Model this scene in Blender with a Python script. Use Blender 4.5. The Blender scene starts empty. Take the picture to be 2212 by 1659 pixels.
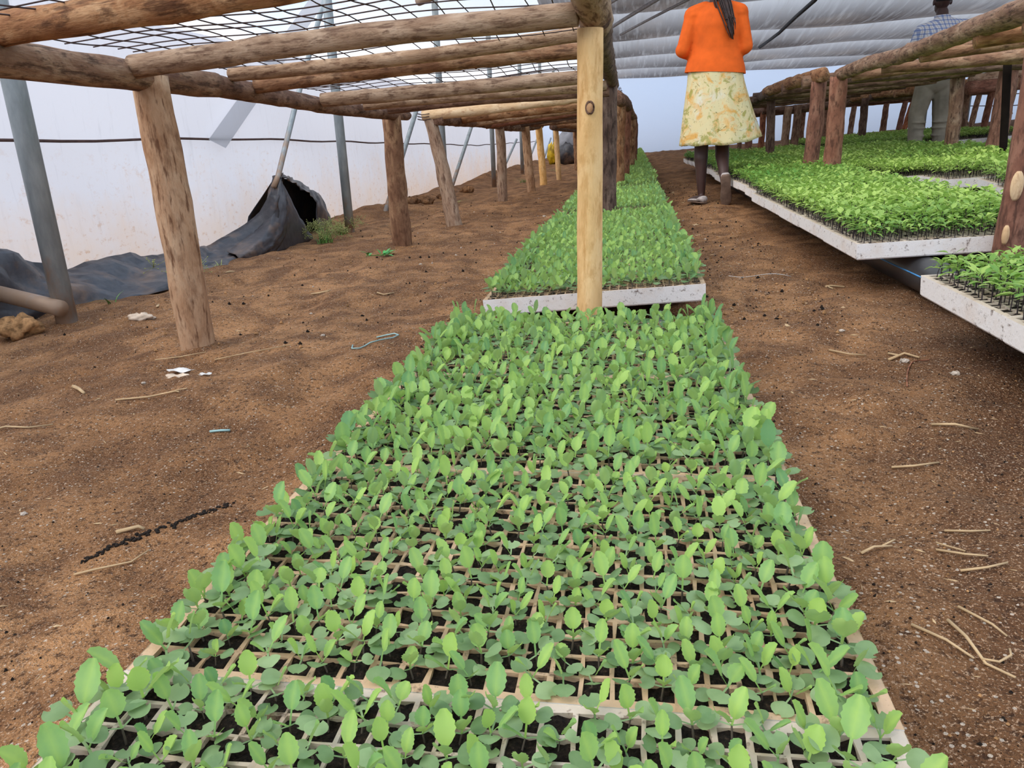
import bpy, bmesh, math, random
import numpy as np
from mathutils import Vector, Matrix, Euler
C = bpy.context.scene.collection
SC = bpy.context.scene
PI = math.pi

# ------------------------------------------------------------ camera, light, exposure
cam_d = bpy.data.cameras.new('camera')
cam_d.sensor_width = 36.0
cam_d.lens = 26.48
cam_d.clip_start = 0.02
cam_d.clip_end = 300
cam = bpy.data.objects.new('camera', cam_d)
C.objects.link(cam)
cam.matrix_world = Matrix(((0.98771, -0.01138, 0.15590, 0.0),
                           (0.15170, 0.31035, -0.93844, 0.0),
                           (-0.03770, 0.95055, 0.30826, 0.55),
                           (0, 0, 0, 1)))
SC.camera = cam
SC.view_settings.view_transform = 'Standard'
SC.view_settings.look = 'None'
SC.view_settings.gamma = 1.0
SC.view_settings.use_curve_mapping = False
SC.view_settings.exposure = 0.28

world = bpy.data.worlds.new('sky')
SC.world = world
world.use_nodes = True
wn = world.node_tree
wn.nodes.clear()
w_tc = wn.nodes.new('ShaderNodeTexCoord')
w_map = wn.nodes.new('ShaderNodeMapping')
w_map.inputs['Scale'].default_value = (1.0, 1.0, 2.2)
w_noise = wn.nodes.new('ShaderNodeTexNoise')
w_noise.inputs['Scale'].default_value = 3.2
w_noise.inputs['Detail'].default_value = 6
w_ramp = wn.nodes.new('ShaderNodeValToRGB')
w_ramp.color_ramp.elements[0].position = 0.43
w_ramp.color_ramp.elements[0].color = (0.42, 0.66, 1.0, 1)
w_ramp.color_ramp.elements[1].position = 0.56
w_ramp.color_ramp.elements[1].color = (0.95, 0.96, 1.0, 1)
w_bg = wn.nodes.new('ShaderNodeBackground')
w_bg.inputs['Strength'].default_value = 1.3
w_out = wn.nodes.new('ShaderNodeOutputWorld')
wn.links.new(w_tc.outputs['Generated'], w_map.inputs['Vector'])
wn.links.new(w_map.outputs['Vector'], w_noise.inputs['Vector'])
wn.links.new(w_noise.outputs['Fac'], w_ramp.inputs['Fac'])
wn.links.new(w_ramp.outputs['Color'], w_bg.inputs['Color'])
wn.links.new(w_bg.outputs['Background'], w_out.inputs['Surface'])

sun_d = bpy.data.lights.new('sun', 'SUN')
sun_d.energy = 2.2
sun_d.angle = math.radians(50)
sun_d.color = (1.0, 0.95, 0.87)
sun = bpy.data.objects.new('sun', sun_d)
C.objects.link(sun)
sun.location = (-6, -2, 9)
sun.rotation_euler = (math.radians(22), math.radians(-38), 0)

S = 0.05                      # the ground rises gently to the right
def gz(x, y=0): return S * x

# ------------------------------------------------------------ node helpers
class NT:
    def __init__(self, name):
        self.m = bpy.data.materials.new(name)
        self.m.use_nodes = True
        self.t = self.m.node_tree
        self.t.nodes.clear()
        self.out = self.t.nodes.new('ShaderNodeOutputMaterial')
    def n(self, typ, **kw):
        nd = self.t.nodes.new('ShaderNode' + typ)
        for k, v in kw.items():
            if k in nd.inputs: self.put(nd.inputs[k], v)
            else: setattr(nd, k, v)
        return nd
    def put(self, sock, v):
        if isinstance(v, bpy.types.NodeSocket): self.t.links.new(v, sock)
        elif isinstance(v, tuple) and len(v) == 3 and sock.type == 'RGBA': sock.default_value = (*v, 1)
        else: sock.default_value = v
    def coord(self, scale=(1, 1, 1), kind='Object'):
        tc = self.n('TexCoord')
        mp = self.n('Mapping')
        self.t.links.new(tc.outputs[kind], mp.inputs['Vector'])
        mp.inputs['Scale'].default_value = scale
        return mp.outputs['Vector']
    def noise(self, vec, scale, detail=4, rough=0.55, dist=0.0):
        nd = self.n('TexNoise', Scale=scale, Detail=detail, Roughness=rough, Distortion=dist)
        if vec is not None: self.t.links.new(vec, nd.inputs['Vector'])
        return nd.outputs['Fac']
    def ramp(self, fac, stops, interp='LINEAR'):
        nd = self.n('ValToRGB')
        cr = nd.color_ramp
        cr.interpolation = interp
        while len(cr.elements) < len(stops): cr.elements.new(0.5)
        for e, (p, c) in zip(cr.elements, stops):
            e.position = p
            e.color = (*c, 1) if len(c) == 3 else c
        self.t.links.new(fac, nd.inputs['Fac'])
        return nd.outputs['Color']
    def mix(self, fac, a, b, mode='MIX'):
        nd = self.n('Mix', data_type='RGBA', blend_type=mode)
        self.put(nd.inputs[0], fac); self.put(nd.inputs[6], a); self.put(nd.inputs[7], b)
        return nd.outputs[2]
    def math(self, op, a, b=0.0):
        nd = self.n('Math', operation=op)
        self.put(nd.inputs[0], a); self.put(nd.inputs[1], b)
        return nd.outputs[0]
    def bump(self, h, strength=0.4, dist=0.01):
        nd = self.n('Bump', Strength=strength, Distance=dist)
        self.t.links.new(h, nd.inputs['Height'])
        return nd.outputs['Normal']
    def bsdf(self, color, rough=0.8, normal=None, spec=0.3, metal=0.0, **kw):
        nd = self.n('BsdfPrincipled')
        self.put(nd.inputs['Base Color'], color)
        self.put(nd.inputs['Roughness'], rough)
        self.put(nd.inputs['Metallic'], metal)
        nd.inputs['Specular IOR Level'].default_value = spec
        if normal is not None: self.t.links.new(normal, nd.inputs['Normal'])
        return nd.outputs[0]
    def end(self, sh):
        self.t.links.new(sh, self.out.inputs['Surface'])
        return self.m

def bw(v): return (v, v, v)
M = {}

# ---- soil
def make_soil():
    t = NT('soil'); v = t.coord()
    big = t.noise(v, 1.1, 3); mid = t.noise(v, 7, 5, 0.6); fine = t.noise(v, 95, 3, 0.7); grit = t.noise(v, 330, 2, 0.6)
    base = t.ramp(big, [(0.34, (0.29, 0.133, 0.053)), (0.62, (0.50, 0.25, 0.108))])
    base = t.mix(t.ramp(mid, [(0.40, bw(0.9)), (0.60, bw(0.0))]), base, (0.165, 0.073, 0.031))
    # moist soil and painted shade along the aisle beside the right-hand trays
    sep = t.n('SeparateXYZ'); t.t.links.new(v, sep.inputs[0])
    damp_and_shade = t.math('ADD', t.math('SUBTRACT', sep.outputs['X'], t.math('MULTIPLY', sep.outputs['Y'], 0.3)), t.math('MULTIPLY', big, 0.7))
    base = t.mix(t.ramp(damp_and_shade, [(0.30, bw(0.0)), (0.56, bw(0.8))]), base, (0.10, 0.044, 0.021))
    base = t.mix(t.ramp(fine, [(0.34, bw(0.9)), (0.49, bw(0.0))]), base, (0.055, 0.025, 0.013))
    base = t.mix(t.ramp(grit, [(0.56, bw(0.0)), (0.66, bw(0.7))]), base, (0.62, 0.40, 0.25))
    vo = t.n('TexVoronoi', Scale=120.0, Randomness=1.0); t.t.links.new(v, vo.inputs['Vector'])
    spot = t.math('MULTIPLY', t.math('LESS_THAN', vo.outputs['Distance'], 0.26), t.math('GREATER_THAN', t.n('SeparateColor', Color=vo.outputs['Color']).outputs[0], 0.78))
    base = t.mix(t.math('MULTIPLY', spot, 0.75), base, (0.66, 0.54, 0.42))
    h = t.math('ADD', t.math('MULTIPLY', mid, 1.3), t.math('ADD', t.math('MULTIPLY', fine, 0.75), t.math('MULTIPLY', grit, 0.3)))
    return t.end(t.bsdf(base, 0.95, t.bump(h, 1.0, 0.016), 0.15))
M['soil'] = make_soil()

def make_wood(name, a, b, c, dark, streak=1.0, bump=0.6, blotch=0.75):
    t = NT(name); v = t.coord((1, 1, 0.16)); vv = t.coord((1, 1, 0.45))
    rnd = t.n('ObjectInfo').outputs['Random']
    n1 = t.noise(vv, 13, 5, 0.65, 0.6); n2 = t.noise(v, 60, 4, 0.65); n3 = t.noise(vv, 42, 4, 0.7)
    col = t.ramp(n1, [(0.33, a), (0.5, b), (0.66, c)])
    col = t.mix(t.ramp(n3, [(0.52, bw(0.0)), (0.66, bw(blotch))]), col, dark)
    col = t.mix(t.ramp(n2, [(0.36, bw(0.8 * streak)), (0.47, bw(0.0))]), col, dark)
    hs = t.n('HueSaturation'); t.put(hs.inputs['Color'], col)
    t.put(hs.inputs['Value'], t.math('ADD', 0.8, t.math('MULTIPLY', rnd, 0.42)))
    t.put(hs.inputs['Saturation'], t.math('ADD', 0.85, t.math('MULTIPLY', rnd, 0.25)))
    h = t.math('ADD', n2, t.math('MULTIPLY', n3, 0.7))
    return t.end(t.bsdf(hs.outputs[0], 0.85, t.bump(h, bump, 0.008), 0.2))
M['bark'] = make_wood('bark', (0.16, 0.07, 0.037), (0.29, 0.15, 0.08), (0.46, 0.29, 0.17), (0.07, 0.032, 0.018))
M['bark_grey'] = make_wood('bark_grey', (0.26, 0.14, 0.075), (0.43, 0.27, 0.16), (0.54, 0.37, 0.24), (0.12, 0.052, 0.027))
M['bark_red'] = make_wood('bark_red', (0.19, 0.067, 0.036), (0.285, 0.112, 0.062), (0.37, 0.17, 0.10), (0.09, 0.036, 0.022))
M['bark_dark'] = make_wood('bark_dark', (0.10, 0.05, 0.032), (0.17, 0.095, 0.065), (0.26, 0.16, 0.11), (0.045, 0.022, 0.015))
M['weathered'] = make_wood('weathered', (0.33, 0.17, 0.085), (0.47, 0.28, 0.16), (0.55, 0.37, 0.23), (0.13, 0.055, 0.026), 1.1, 0.7, 0.4)
M['peeled'] = make_wood('peeled', (0.62, 0.39, 0.18), (0.74, 0.48, 0.235), (0.80, 0.56, 0.30), (0.46, 0.23, 0.08), 0.6, 0.35, 0.45)
M['fresh'] = make_wood('fresh', (0.70, 0.40, 0.16), (0.80, 0.50, 0.23), (0.85, 0.60, 0.33), (0.5, 0.24, 0.09), 0.5, 0.3)
M['mudded'] = make_wood('mudded', (0.17, 0.080, 0.042), (0.25, 0.125, 0.066), (0.40, 0.23, 0.12), (0.10, 0.042, 0.02), 0.5, 1.0)

def make_simple(name, col, rough=0.6, spec=0.3, metal=0.0, var=0.12, nscale=20, bump=0.0):
    t = NT(name); v = t.coord(); n = t.noise(v, nscale, 4)
    lo = tuple(max(0, c * (1 - var * 2)) for c in col); hi = tuple(min(1, c * (1 + var)) for c in col)
    c = t.ramp(n, [(0.35, lo), (0.65, hi)])
    return t.end(t.bsdf(c, rough, t.bump(n, bump, 0.004) if bump else None, spec, metal))
M['dark'] = make_simple('near_black', (0.012, 0.008, 0.006), 1.0, 0.1)
M['wire'] = make_simple('rusty_wire', (0.075, 0.045, 0.04), 0.6, 0.4, 0.4)
M['hdpe'] = make_simple('black_pipe', (0.035, 0.036, 0.04), 0.38, 0.5)
M['blue'] = make_simple('blue_stripe', (0.08, 0.30, 0.62), 0.5)
M['straw'] = make_simple('straw', (0.58, 0.40, 0.22), 0.8, 0.2)
M['husk'] = make_simple('husk', (0.72, 0.56, 0.42), 0.8, 0.2)
M['grit'] = make_simple('grit', (0.40, 0.26, 0.165), 0.9, 0.1, 0, 0.25, 90)
M['paper'] = make_simple('paper', (0.74, 0.70, 0.65), 0.7)
M['clod'] = make_simple('clod', (0.40, 0.215, 0.095), 0.95, 0.1, 0, 0.3, 40, 0.9)
M['stone'] = make_simple('stone', (0.56, 0.46, 0.37), 0.8, 0.2, 0, 0.2, 60, 0.5)
M['twine'] = make_simple('twine', (0.34, 0.52, 0.50), 0.7)
M['pipe_shadow'] = make_simple('pipe_shadow', (0.27, 0.245, 0.235), 0.7)  # grey for the shadow streaks drawn under the screen
M['cord'] = make_simple('cord', (0.10, 0.055, 0.045), 0.8)
M['strap'] = make_simple('black_strap', (0.02, 0.02, 0.022), 0.6)
M['weed'] = make_simple('weed', (0.17, 0.33, 0.07), 0.7, 0.3, 0, 0.3)
M['weed_dry'] = make_simple('weed_dry', (0.40, 0.42, 0.15), 0.8, 0.2)
M['sprig'] = make_simple('sprig', (0.10, 0.42, 0.10), 0.5)
M['yellow'] = make_simple('yellow_sack', (0.80, 0.50, 0.02), 0.5, 0.4, 0, 0.3, 6)
M['greysheet'] = make_simple('grey_sheet', (0.30, 0.30, 0.33), 0.5, 0.4, 0, 0.15, 4)
M['skin'] = make_simple('skin', (0.062, 0.026, 0.019), 0.5, 0.45, 0, 0.1, 8)
M['hair'] = make_simple('hair', (0.045, 0.02, 0.014), 0.5, 0.5, 0, 0.3, 60)
M['hair_black'] = make_simple('hair_black', (0.012, 0.01, 0.01), 0.8, 0.3, 0, 0.3, 90, 0.8)
M['orange'] = make_simple('orange_knit', (0.82, 0.13, 0.016), 0.85, 0.2, 0, 0.08, 9)
M['sole'] = make_simple('shoe_sole', (0.20, 0.13, 0.095), 0.8, 0.2, 0, 0.15, 20)
M['shoe'] = make_simple('shoe_canvas', (0.52, 0.45, 0.42), 0.85, 0.2, 0, 0.1, 40)
M['darkshoe'] = make_simple('dark_shoe', (0.03, 0.02, 0.015), 0.5)
M['khaki'] = make_simple('khaki', (0.30, 0.26, 0.19), 0.85, 0.2, 0, 0.12, 7, 0.3)

def make_galv():
    t = NT('galvanised_steel'); v = t.coord((1, 1, 0.3)); n = t.noise(v, 25, 4, 0.6)
    c = t.ramp(n, [(0.3, (0.22, 0.25, 0.255)), (0.7, (0.36, 0.395, 0.40))])
    # brown mud splashed on the foot of each pipe
    g = t.n('TexCoord'); sep = t.n('SeparateXYZ'); t.t.links.new(g.outputs['Object'], sep.inputs[0])
    f = t.math('ADD', t.math('MULTIPLY', sep.outputs['Z'], 1.0), t.math('MULTIPLY', t.noise(t.coord((1, 1, 0.5)), 14, 4), 1.1))
    c = t.mix(t.ramp(f, [(0.66, bw(0.85)), (0.95, bw(0.0))]), c, (0.36, 0.21, 0.115))
    return t.end(t.bsdf(c, 0.5, None, 0.5, 0.25))
M['galv'] = make_galv()

def make_foam(name, top, dirt, amount):
    t = NT(name); v = t.coord(); n = t.noise(v, 42, 4, 0.7); n2 = t.noise(v, 9, 4, 0.65); n3 = t.noise(v, 160, 2, 0.6)
    c = t.mix(t.ramp(n2, [(0.5, bw(0.0)), (0.75, bw(amount))]), top, dirt)
    c = t.mix(t.ramp(n, [(0.58, bw(0.0)), (0.68, bw(0.85))]), c, (0.13, 0.07, 0.045))
    c = t.mix(t.ramp(n3, [(0.64, bw(0.0)), (0.72, bw(0.6))]), c, (0.25, 0.16, 0.12))
    return t.end(t.bsdf(c, 0.85, t.bump(n3, 0.3, 0.003), 0.2))
M['foam'] = make_foam('white_foam', (0.88, 0.82, 0.77), (0.74, 0.58, 0.45), 0.6)
M['foam_top'] = make_foam('stained_foam', (0.66, 0.44, 0.28), (0.52, 0.30, 0.17), 0.9)
M['foam_top_white'] = make_foam('whitish_foam', (0.68, 0.55, 0.44), (0.52, 0.32, 0.19), 0.95)

def make_potting():
    t = NT('potting_soil'); v = t.coord(); n = t.noise(v, 240, 3, 0.7)
    c = t.ramp(n, [(0.35, (0.006, 0.004, 0.003)), (0.6, (0.026, 0.017, 0.012)), (0.73, (0.09, 0.055, 0.035))])
    return t.end(t.bsdf(c, 0.95, t.bump(n, 0.9, 0.004), 0.2))
M['potting'] = make_potting()

def make_leaf(name, lo, hi, back, trans, rough=0.5):
    t = NT(name)
    at = t.n('Attribute', attribute_name='tint').outputs['Fac']
    rnd = t.n('ObjectInfo').outputs['Random']
    f = t.math('ADD', at, t.math('MULTIPLY', t.math('SUBTRACT', rnd, 0.5), 0.5))
    n = t.noise(t.coord(), 160, 2)
    f = t.math('ADD', f, t.math('MULTIPLY', t.math('SUBTRACT', n, 0.5), 0.3))
    c = t.ramp(f, [(0.05, lo), (0.95, hi)])
    geo = t.n('NewGeometry').outputs['Backfacing']
    c = t.mix(t.math('MULTIPLY', geo, 0.45), c, back)
    a = t.bsdf(c, rough, None, 0.35)
    tr = t.n('BsdfTranslucent'); t.put(tr.inputs['Color'], t.mix(0.5, c, trans))
    mx = t.n('MixShader'); mx.inputs[0].default_value = 0.32
    t.t.links.new(a, mx.inputs[1]); t.t.links.new(tr.outputs[0], mx.inputs[2])
    return t.end(mx.outputs[0])
M['cotyledon'] = make_leaf('cotyledon_green', (0.17, 0.29, 0.115), (0.41, 0.55, 0.265), (0.38, 0.48, 0.26), (0.42, 0.60, 0.2))
M['true_leaf'] = make_leaf('true_leaf_green', (0.17, 0.36, 0.15), (0.43, 0.62, 0.15), (0.38, 0.46, 0.22), (0.50, 0.74, 0.12))
M['tomato'] = make_leaf('tomato_green', (0.085, 0.25, 0.035), (0.50, 0.66, 0.15), (0.3, 0.45, 0.16), (0.45, 0.7, 0.1))
M['stem'] = make_simple('purple_stem', (0.15, 0.12, 0.095), 0.6)
M['dark_stem'] = make_simple('dark_stem', (0.055, 0.038, 0.042), 0.6)

def make_tarp():
    t = NT('black_plastic'); v = t.coord(); n = t.noise(v, 3.2, 5, 0.65); n2 = t.noise(v, 26, 3)
    c = t.ramp(n2, [(0.3, (0.030, 0.028, 0.033)), (0.7, (0.062, 0.056, 0.06))])
    c = t.mix(t.ramp(n, [(0.52, bw(0.0)), (0.72, bw(0.7))]), c, (0.27, 0.15, 0.08))
    return t.end(t.bsdf(c, 0.42, t.bump(t.noise(v, 14, 4), 0.25, 0.02), 0.5))
M['tarp'] = make_tarp()

def make_film(name, col, transp, dirt, dz0, dz1, streak=0.3, transl=0.55):
    t = NT(name); v = t.coord(); vs = t.coord((1, 1.0, 0.12))
    sep = t.n('SeparateXYZ'); t.t.links.new(v, sep.inputs[0])
    n = t.noise(v, 3.0, 5, 0.65); n2 = t.noise(vs, 22, 4, 0.7)
    n4 = t.noise(t.coord((1, 1, 1.6)), 16, 5, 0.75)
    c = t.mix(t.ramp(n2, [(0.56, bw(0.0)), (0.72, bw(streak))]), col, tuple(0.72 * x for x in col))
    # dusty splashes near the ground
    f = t.math('ADD', sep.outputs['Z'], t.math('MULTIPLY', t.math('SUBTRACT', n, 0.5), 0.9))
    mr = t.n('MapRange'); t.put(mr.inputs[0], f); mr.inputs[1].default_value = dz0; mr.inputs[2].default_value = dz1
    mr.inputs[3].default_value = 0.62; mr.inputs[4].default_value = 0.0
    c = t.mix(mr.outputs[0], c, dirt)
    mr2 = t.n('MapRange'); t.put(mr2.inputs[0], f); mr2.inputs[1].default_value = dz0; mr2.inputs[2].default_value = dz1 + 0.35
    mr2.inputs[3].default_value = 0.7; mr2.inputs[4].default_value = 0.0
    c = t.mix(t.math('MULTIPLY', mr2.outputs[0], t.ramp(n4, [(0.56, bw(0.0)), (0.68, bw(1.0))])), c, (0.55, 0.29, 0.13))
    d = t.bsdf(c, 0.45, None, 0.25)
    tr = t.n('BsdfTranslucent'); t.put(tr.inputs['Color'], c)
    mx = t.n('MixShader'); mx.inputs[0].default_value = transl
    t.t.links.new(d, mx.inputs[1]); t.t.links.new(tr.outputs[0], mx.inputs[2])
    if transp <= 0: return t.end(mx.outputs[0])
    tp = t.n('BsdfTransparent')
    m2 = t.n('MixShader'); m2.inputs[0].default_value = transp
    t.t.links.new(mx.outputs[0], m2.inputs[1]); t.t.links.new(tp.outputs[0], m2.inputs[2])
    return t.end(m2.outputs[0])
M['film_wall'] = make_film('white_film', (0.74, 0.735, 0.77), 0.0, (0.80, 0.56, 0.36), -0.2, 0.42)
M['film_clear'] = make_film('clear_film', (0.92, 0.94, 0.97), 0.72, (0.92, 0.94, 0.97), -9, -8, 0.1)
M['film_beige'] = make_film('beige_film', (0.86, 0.79, 0.71), 0.25, (0.86, 0.79, 0.71), -9, -8, 0.5)
M['film_end'] = make_film('blue_white_film', (0.80, 0.855, 0.95), 0.0, (0.80, 0.855, 0.95), -9, -8, 0.05, 0.6)
M['strip'] = make_film('strut_shadow_film', (0.66, 0.665, 0.69), 0.0, (0.66, 0.67, 0.69), -9, -8, 0.2, 0.5)  # tone of the strut shadow band on the side wall

def make_screen():
    t = NT('shade_screen'); v = t.coord((5, 0.35, 0.35)); n = t.noise(v, 3, 3, 0.6); n2 = t.noise(t.coord(), 0.9, 4)
    # belly shading painted in by height: darker toward the bottom, dust included
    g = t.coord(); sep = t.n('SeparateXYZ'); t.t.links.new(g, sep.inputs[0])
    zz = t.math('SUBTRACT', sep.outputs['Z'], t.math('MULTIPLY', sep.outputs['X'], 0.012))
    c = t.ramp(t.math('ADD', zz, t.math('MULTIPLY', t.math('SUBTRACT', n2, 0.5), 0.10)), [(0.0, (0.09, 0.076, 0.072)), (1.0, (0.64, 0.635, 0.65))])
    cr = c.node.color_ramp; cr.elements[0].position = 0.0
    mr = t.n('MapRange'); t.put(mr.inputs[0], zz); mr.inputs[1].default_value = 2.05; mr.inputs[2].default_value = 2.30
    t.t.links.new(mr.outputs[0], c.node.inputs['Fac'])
    c = t.mix(t.ramp(n, [(0.50, bw(0.0)), (0.72, bw(0.28))]), c, (0.66, 0.65, 0.65))
    c = t.mix(t.ramp(n, [(0.28, bw(0.35)), (0.45, bw(0.0))]), c, (0.30, 0.27, 0.25))
    c = t.mix(t.ramp(n2, [(0.5, bw(0.0)), (0.75, bw(0.3))]), c, (0.44, 0.36, 0.30))
    d = t.bsdf(c, 0.5, None, 0.3)
    tr = t.n('BsdfTranslucent'); t.put(tr.inputs['Color'], c)
    mx = t.n('MixShader'); mx.inputs[0].default_value = 0.55
    t.t.links.new(d, mx.inputs[1]); t.t.links.new(tr.outputs[0], mx.inputs[2])
    return t.end(mx.outputs[0])
M['screen'] = make_screen()

def make_skirt():
    t = NT('floral_cotton'); v = t.coord(); a = t.noise(v, 6, 3, 0.6, 0.4); b = t.noise(v, 8, 4, 0.6, 0.8)
    ofs = t.n('VectorMath', operation='ADD'); t.t.links.new(v, ofs.inputs[0]); ofs.inputs[1].default_value = (3.7, 1.1, 5.2)
    g = t.noise(ofs.outputs[0], 10, 4, 0.65, 1.2); w = t.noise(ofs.outputs[0], 6, 3, 0.6)
    k = t.noise(ofs.outputs[0], 24, 4, 0.7, 2.0)
    c = t.ramp(a, [(0.38, (0.88, 0.78, 0.46)), (0.6, (0.92, 0.76, 0.42))])
    c = t.mix(t.ramp(w, [(0.55, bw(0.0)), (0.68, bw(0.7))]), c, (0.90, 0.88, 0.76))
    c = t.mix(t.ramp(b, [(0.51, bw(0.0)), (0.63, bw(0.85))]), c, (0.90, 0.47, 0.10))
    c = t.mix(t.ramp(g, [(0.55, bw(0.0)), (0.62, bw(0.85))]), c, (0.46, 0.42, 0.11))
    c = t.mix(t.ramp(k, [(0.61, bw(0.0)), (0.65, bw(0.85))]), c, (0.30, 0.22, 0.06))
    tr = t.n('BsdfTranslucent'); t.put(tr.inputs['Color'], c)
    mx = t.n('MixShader'); mx.inputs[0].default_value = 0.2
    t.t.links.new(t.bsdf(c, 0.85, None, 0.15), mx.inputs[1]); t.t.links.new(tr.outputs[0], mx.inputs[2])
    return t.end(mx.outputs[0])
M['skirt'] = make_skirt()

def make_plaid():
    t = NT('checked_cotton'); tc = t.n('TexCoord'); sep = t.n('SeparateXYZ'); t.t.links.new(tc.outputs['Object'], sep.inputs[0])
    hx = t.math('ADD', sep.outputs['X'], t.math('MULTIPLY', sep.outputs['Y'], 0.6))
    def band(src, per, w, off):
        m = t.math('FRACT', t.math('ADD', t.math('DIVIDE', src, per), off))
        return t.math('LESS_THAN', t.math('ABSOLUTE', t.math('SUBTRACT', m, 0.5)), w)
    col = (0.80, 0.79, 0.80)
    c = t.mix(t.math('MULTIPLY', band(hx, 0.042, 0.17, 0), 0.6), col, (0.09, 0.17, 0.44))
    c = t.mix(t.math('MULTIPLY', band(sep.outputs['Z'], 0.042, 0.17, 0), 0.6), c, (0.09, 0.17, 0.44))
    c = t.mix(t.math('MULTIPLY', band(hx, 0.042, 0.05, 0.5), 0.5), c, (0.45, 0.33, 0.26))
    c = t.mix(t.math('MULTIPLY', band(sep.outputs['Z'], 0.042, 0.05, 0.5), 0.5), c, (0.45, 0.33, 0.26))
    return t.end(t.bsdf(c, 0.85, None, 0.15))
M['plaid'] = make_plaid()

# ------------------------------------------------------------ object helpers
def mesh_obj(name, verts, faces, mat, parent=None, smooth=True, mats=None, fmat=None):
    me = bpy.data.meshes.new(name)
    me.from_pydata([tuple(map(float, v)) for v in verts], [], [tuple(map(int, f)) for f in faces])
    if mats:
        for m in mats: me.materials.append(m)
        if fmat is not None: me.polygons.foreach_set('material_index', np.array(fmat, dtype=np.int32))
    elif mat is not None: me.materials.append(mat)
    if smooth: me.polygons.foreach_set('use_smooth', np.ones(len(me.polygons), dtype=bool))
    me.update()
    o = bpy.data.objects.new(name, me)
    C.objects.link(o)
    if parent is not None: o.parent = parent
    return o

def tag(o, label=None, cat=None, group=None, kind=None):
    if label: o['label'] = label
    if cat: o['category'] = cat
    if group: o['group'] = group
    if kind: o['kind'] = kind
    return o

def empty(name, loc=(0, 0, 0)):
    o = bpy.data.objects.new(name, None)
    o.empty_display_size = 0.05
    C.objects.link(o)
    o.location = loc
    return o

class MB:
    def __init__(self): self.v = []; self.f = []
    def add(self, vs, fs):
        k = len(self.v)
        self.v += [tuple(x) for x in vs]
        self.f += [tuple(i + k for i in f) for f in fs]
    def loft(self, rings, caps=True, closed=True):
        n = len(rings[0]); vs = [p for r in rings for p in r]; fs = []
        for i in range(len(rings) - 1):
            for j in range(n if closed else n - 1):
                a = i * n + j; b = i * n + (j + 1) % n
                fs.append((a, b, b + n, a + n))
        if caps:
            fs.append(tuple(range(n - 1, -1, -1)))
            fs.append(tuple(range((len(rings) - 1) * n, len(rings) * n)))
        self.add(vs, fs)
    def tube(self, pts, r, n=6):
        pts = [Vector(p) for p in pts]
        rad = r if isinstance(r, (list, tuple)) else [r] * len(pts)
        rings = []
        up = Vector((0, 0, 1))
        for i, p in enumerate(pts):
            d = (pts[min(i + 1, len(pts) - 1)] - pts[max(i - 1, 0)]).normalized()
            if abs(d.dot(up)) > 0.95: up = Vector((1, 0.1, 0))
            a = d.cross(up).normalized(); b = d.cross(a).normalized()
            rings.append([p + (a * math.cos(2 * PI * k / n) + b * math.sin(2 * PI * k / n)) * rad[i] for k in range(n)])
        self.loft(rings)
    def ellipsoid(self, c, r, n=12, m=8, rot=None):
        rings = []
        for i in range(1, m):
            th = PI * i / m
            rings.append([Vector((math.sin(th) * math.cos(2 * PI * k / n) * r[0], math.sin(th) * math.sin(2 * PI * k / n) * r[1], -math.cos(th) * r[2])) for k in range(n)])
        c = Vector(c)
        if rot is not None: rings = [[rot @ p for p in q] for q in rings]
        self.loft([[c + p for p in q] for q in rings])
    def capsule(self, p0, p1, r0, r1, n=10):
        p0 = Vector(p0); p1 = Vector(p1); d = (p1 - p0).normalized()
        pts = []; rr = []
        for s in (0.97, 0.7, 0.35): pts.append(p0 - d * r0 * s); rr.append(r0 * math.sqrt(1 - s * s))
        for s in (0, 0.25, 0.5, 0.75, 1): pts.append(p0.lerp(p1, s)); rr.append(r0 + (r1 - r0) * s)
        for s in (0.35, 0.7, 0.97): pts.append(p1 + d * r1 * s); rr.append(r1 * math.sqrt(1 - s * s))
        self.tube(pts, rr, n)
    def build(self, name, mat, parent=None, smooth=True, loc=None):
        if loc is not None: self.v = [(x - loc[0], y - loc[1], z - loc[2]) for x, y, z in self.v]
        o = mesh_obj(name, self.v, self.f, mat, parent, smooth)
        if loc is not None: o.location = loc
        return o
# ------------------------------------------------------------ ground
rs = np.random.RandomState(7)
W_ = [(rs.uniform(0.6, 1.4) * f, rs.uniform(0, 2 * PI), rs.uniform(0, 2 * PI), a) for f, a, k in
      ((1.3, 0.014, 6), (4.5, 0.009, 10), (12, 0.0048, 16), (36, 0.0026, 26)) for _ in range(k)]
def relief(x, y):
    h = np.zeros_like(x)
    for f, th, ph, a in W_:
        h += a * np.sin(f * (x * math.cos(th) + y * math.sin(th)) + ph)
    return h * 0.45
def ground_z(x, y):
    x = np.asarray(x, float); y = np.asarray(y, float)
    z = S * x + relief(x, y) - 0.004
    # soil thrown up along the foot of the left wall
    ridge = np.exp(-((x + 2.62) / 0.22) ** 2) * (0.5 + 0.5 * np.sin(y * 1.9 + 0.6 * np.sin(y * 4.1)))
    z = z + 0.11 * ridge * np.clip((y - 6.9) / 1.2, 0, 1) + 0.02 * np.exp(-((x + 2.55) / 0.3) ** 2)
    # far ground swells a little to the right of the aisle
    z = z + 0.02 * np.clip((x - 2.5) / 3, 0, 1) * np.clip((y - 8) / 8, 0, 1)
    return z
def gzz(x, y): return float(ground_z(np.array([x]), np.array([y]))[0])

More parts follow.
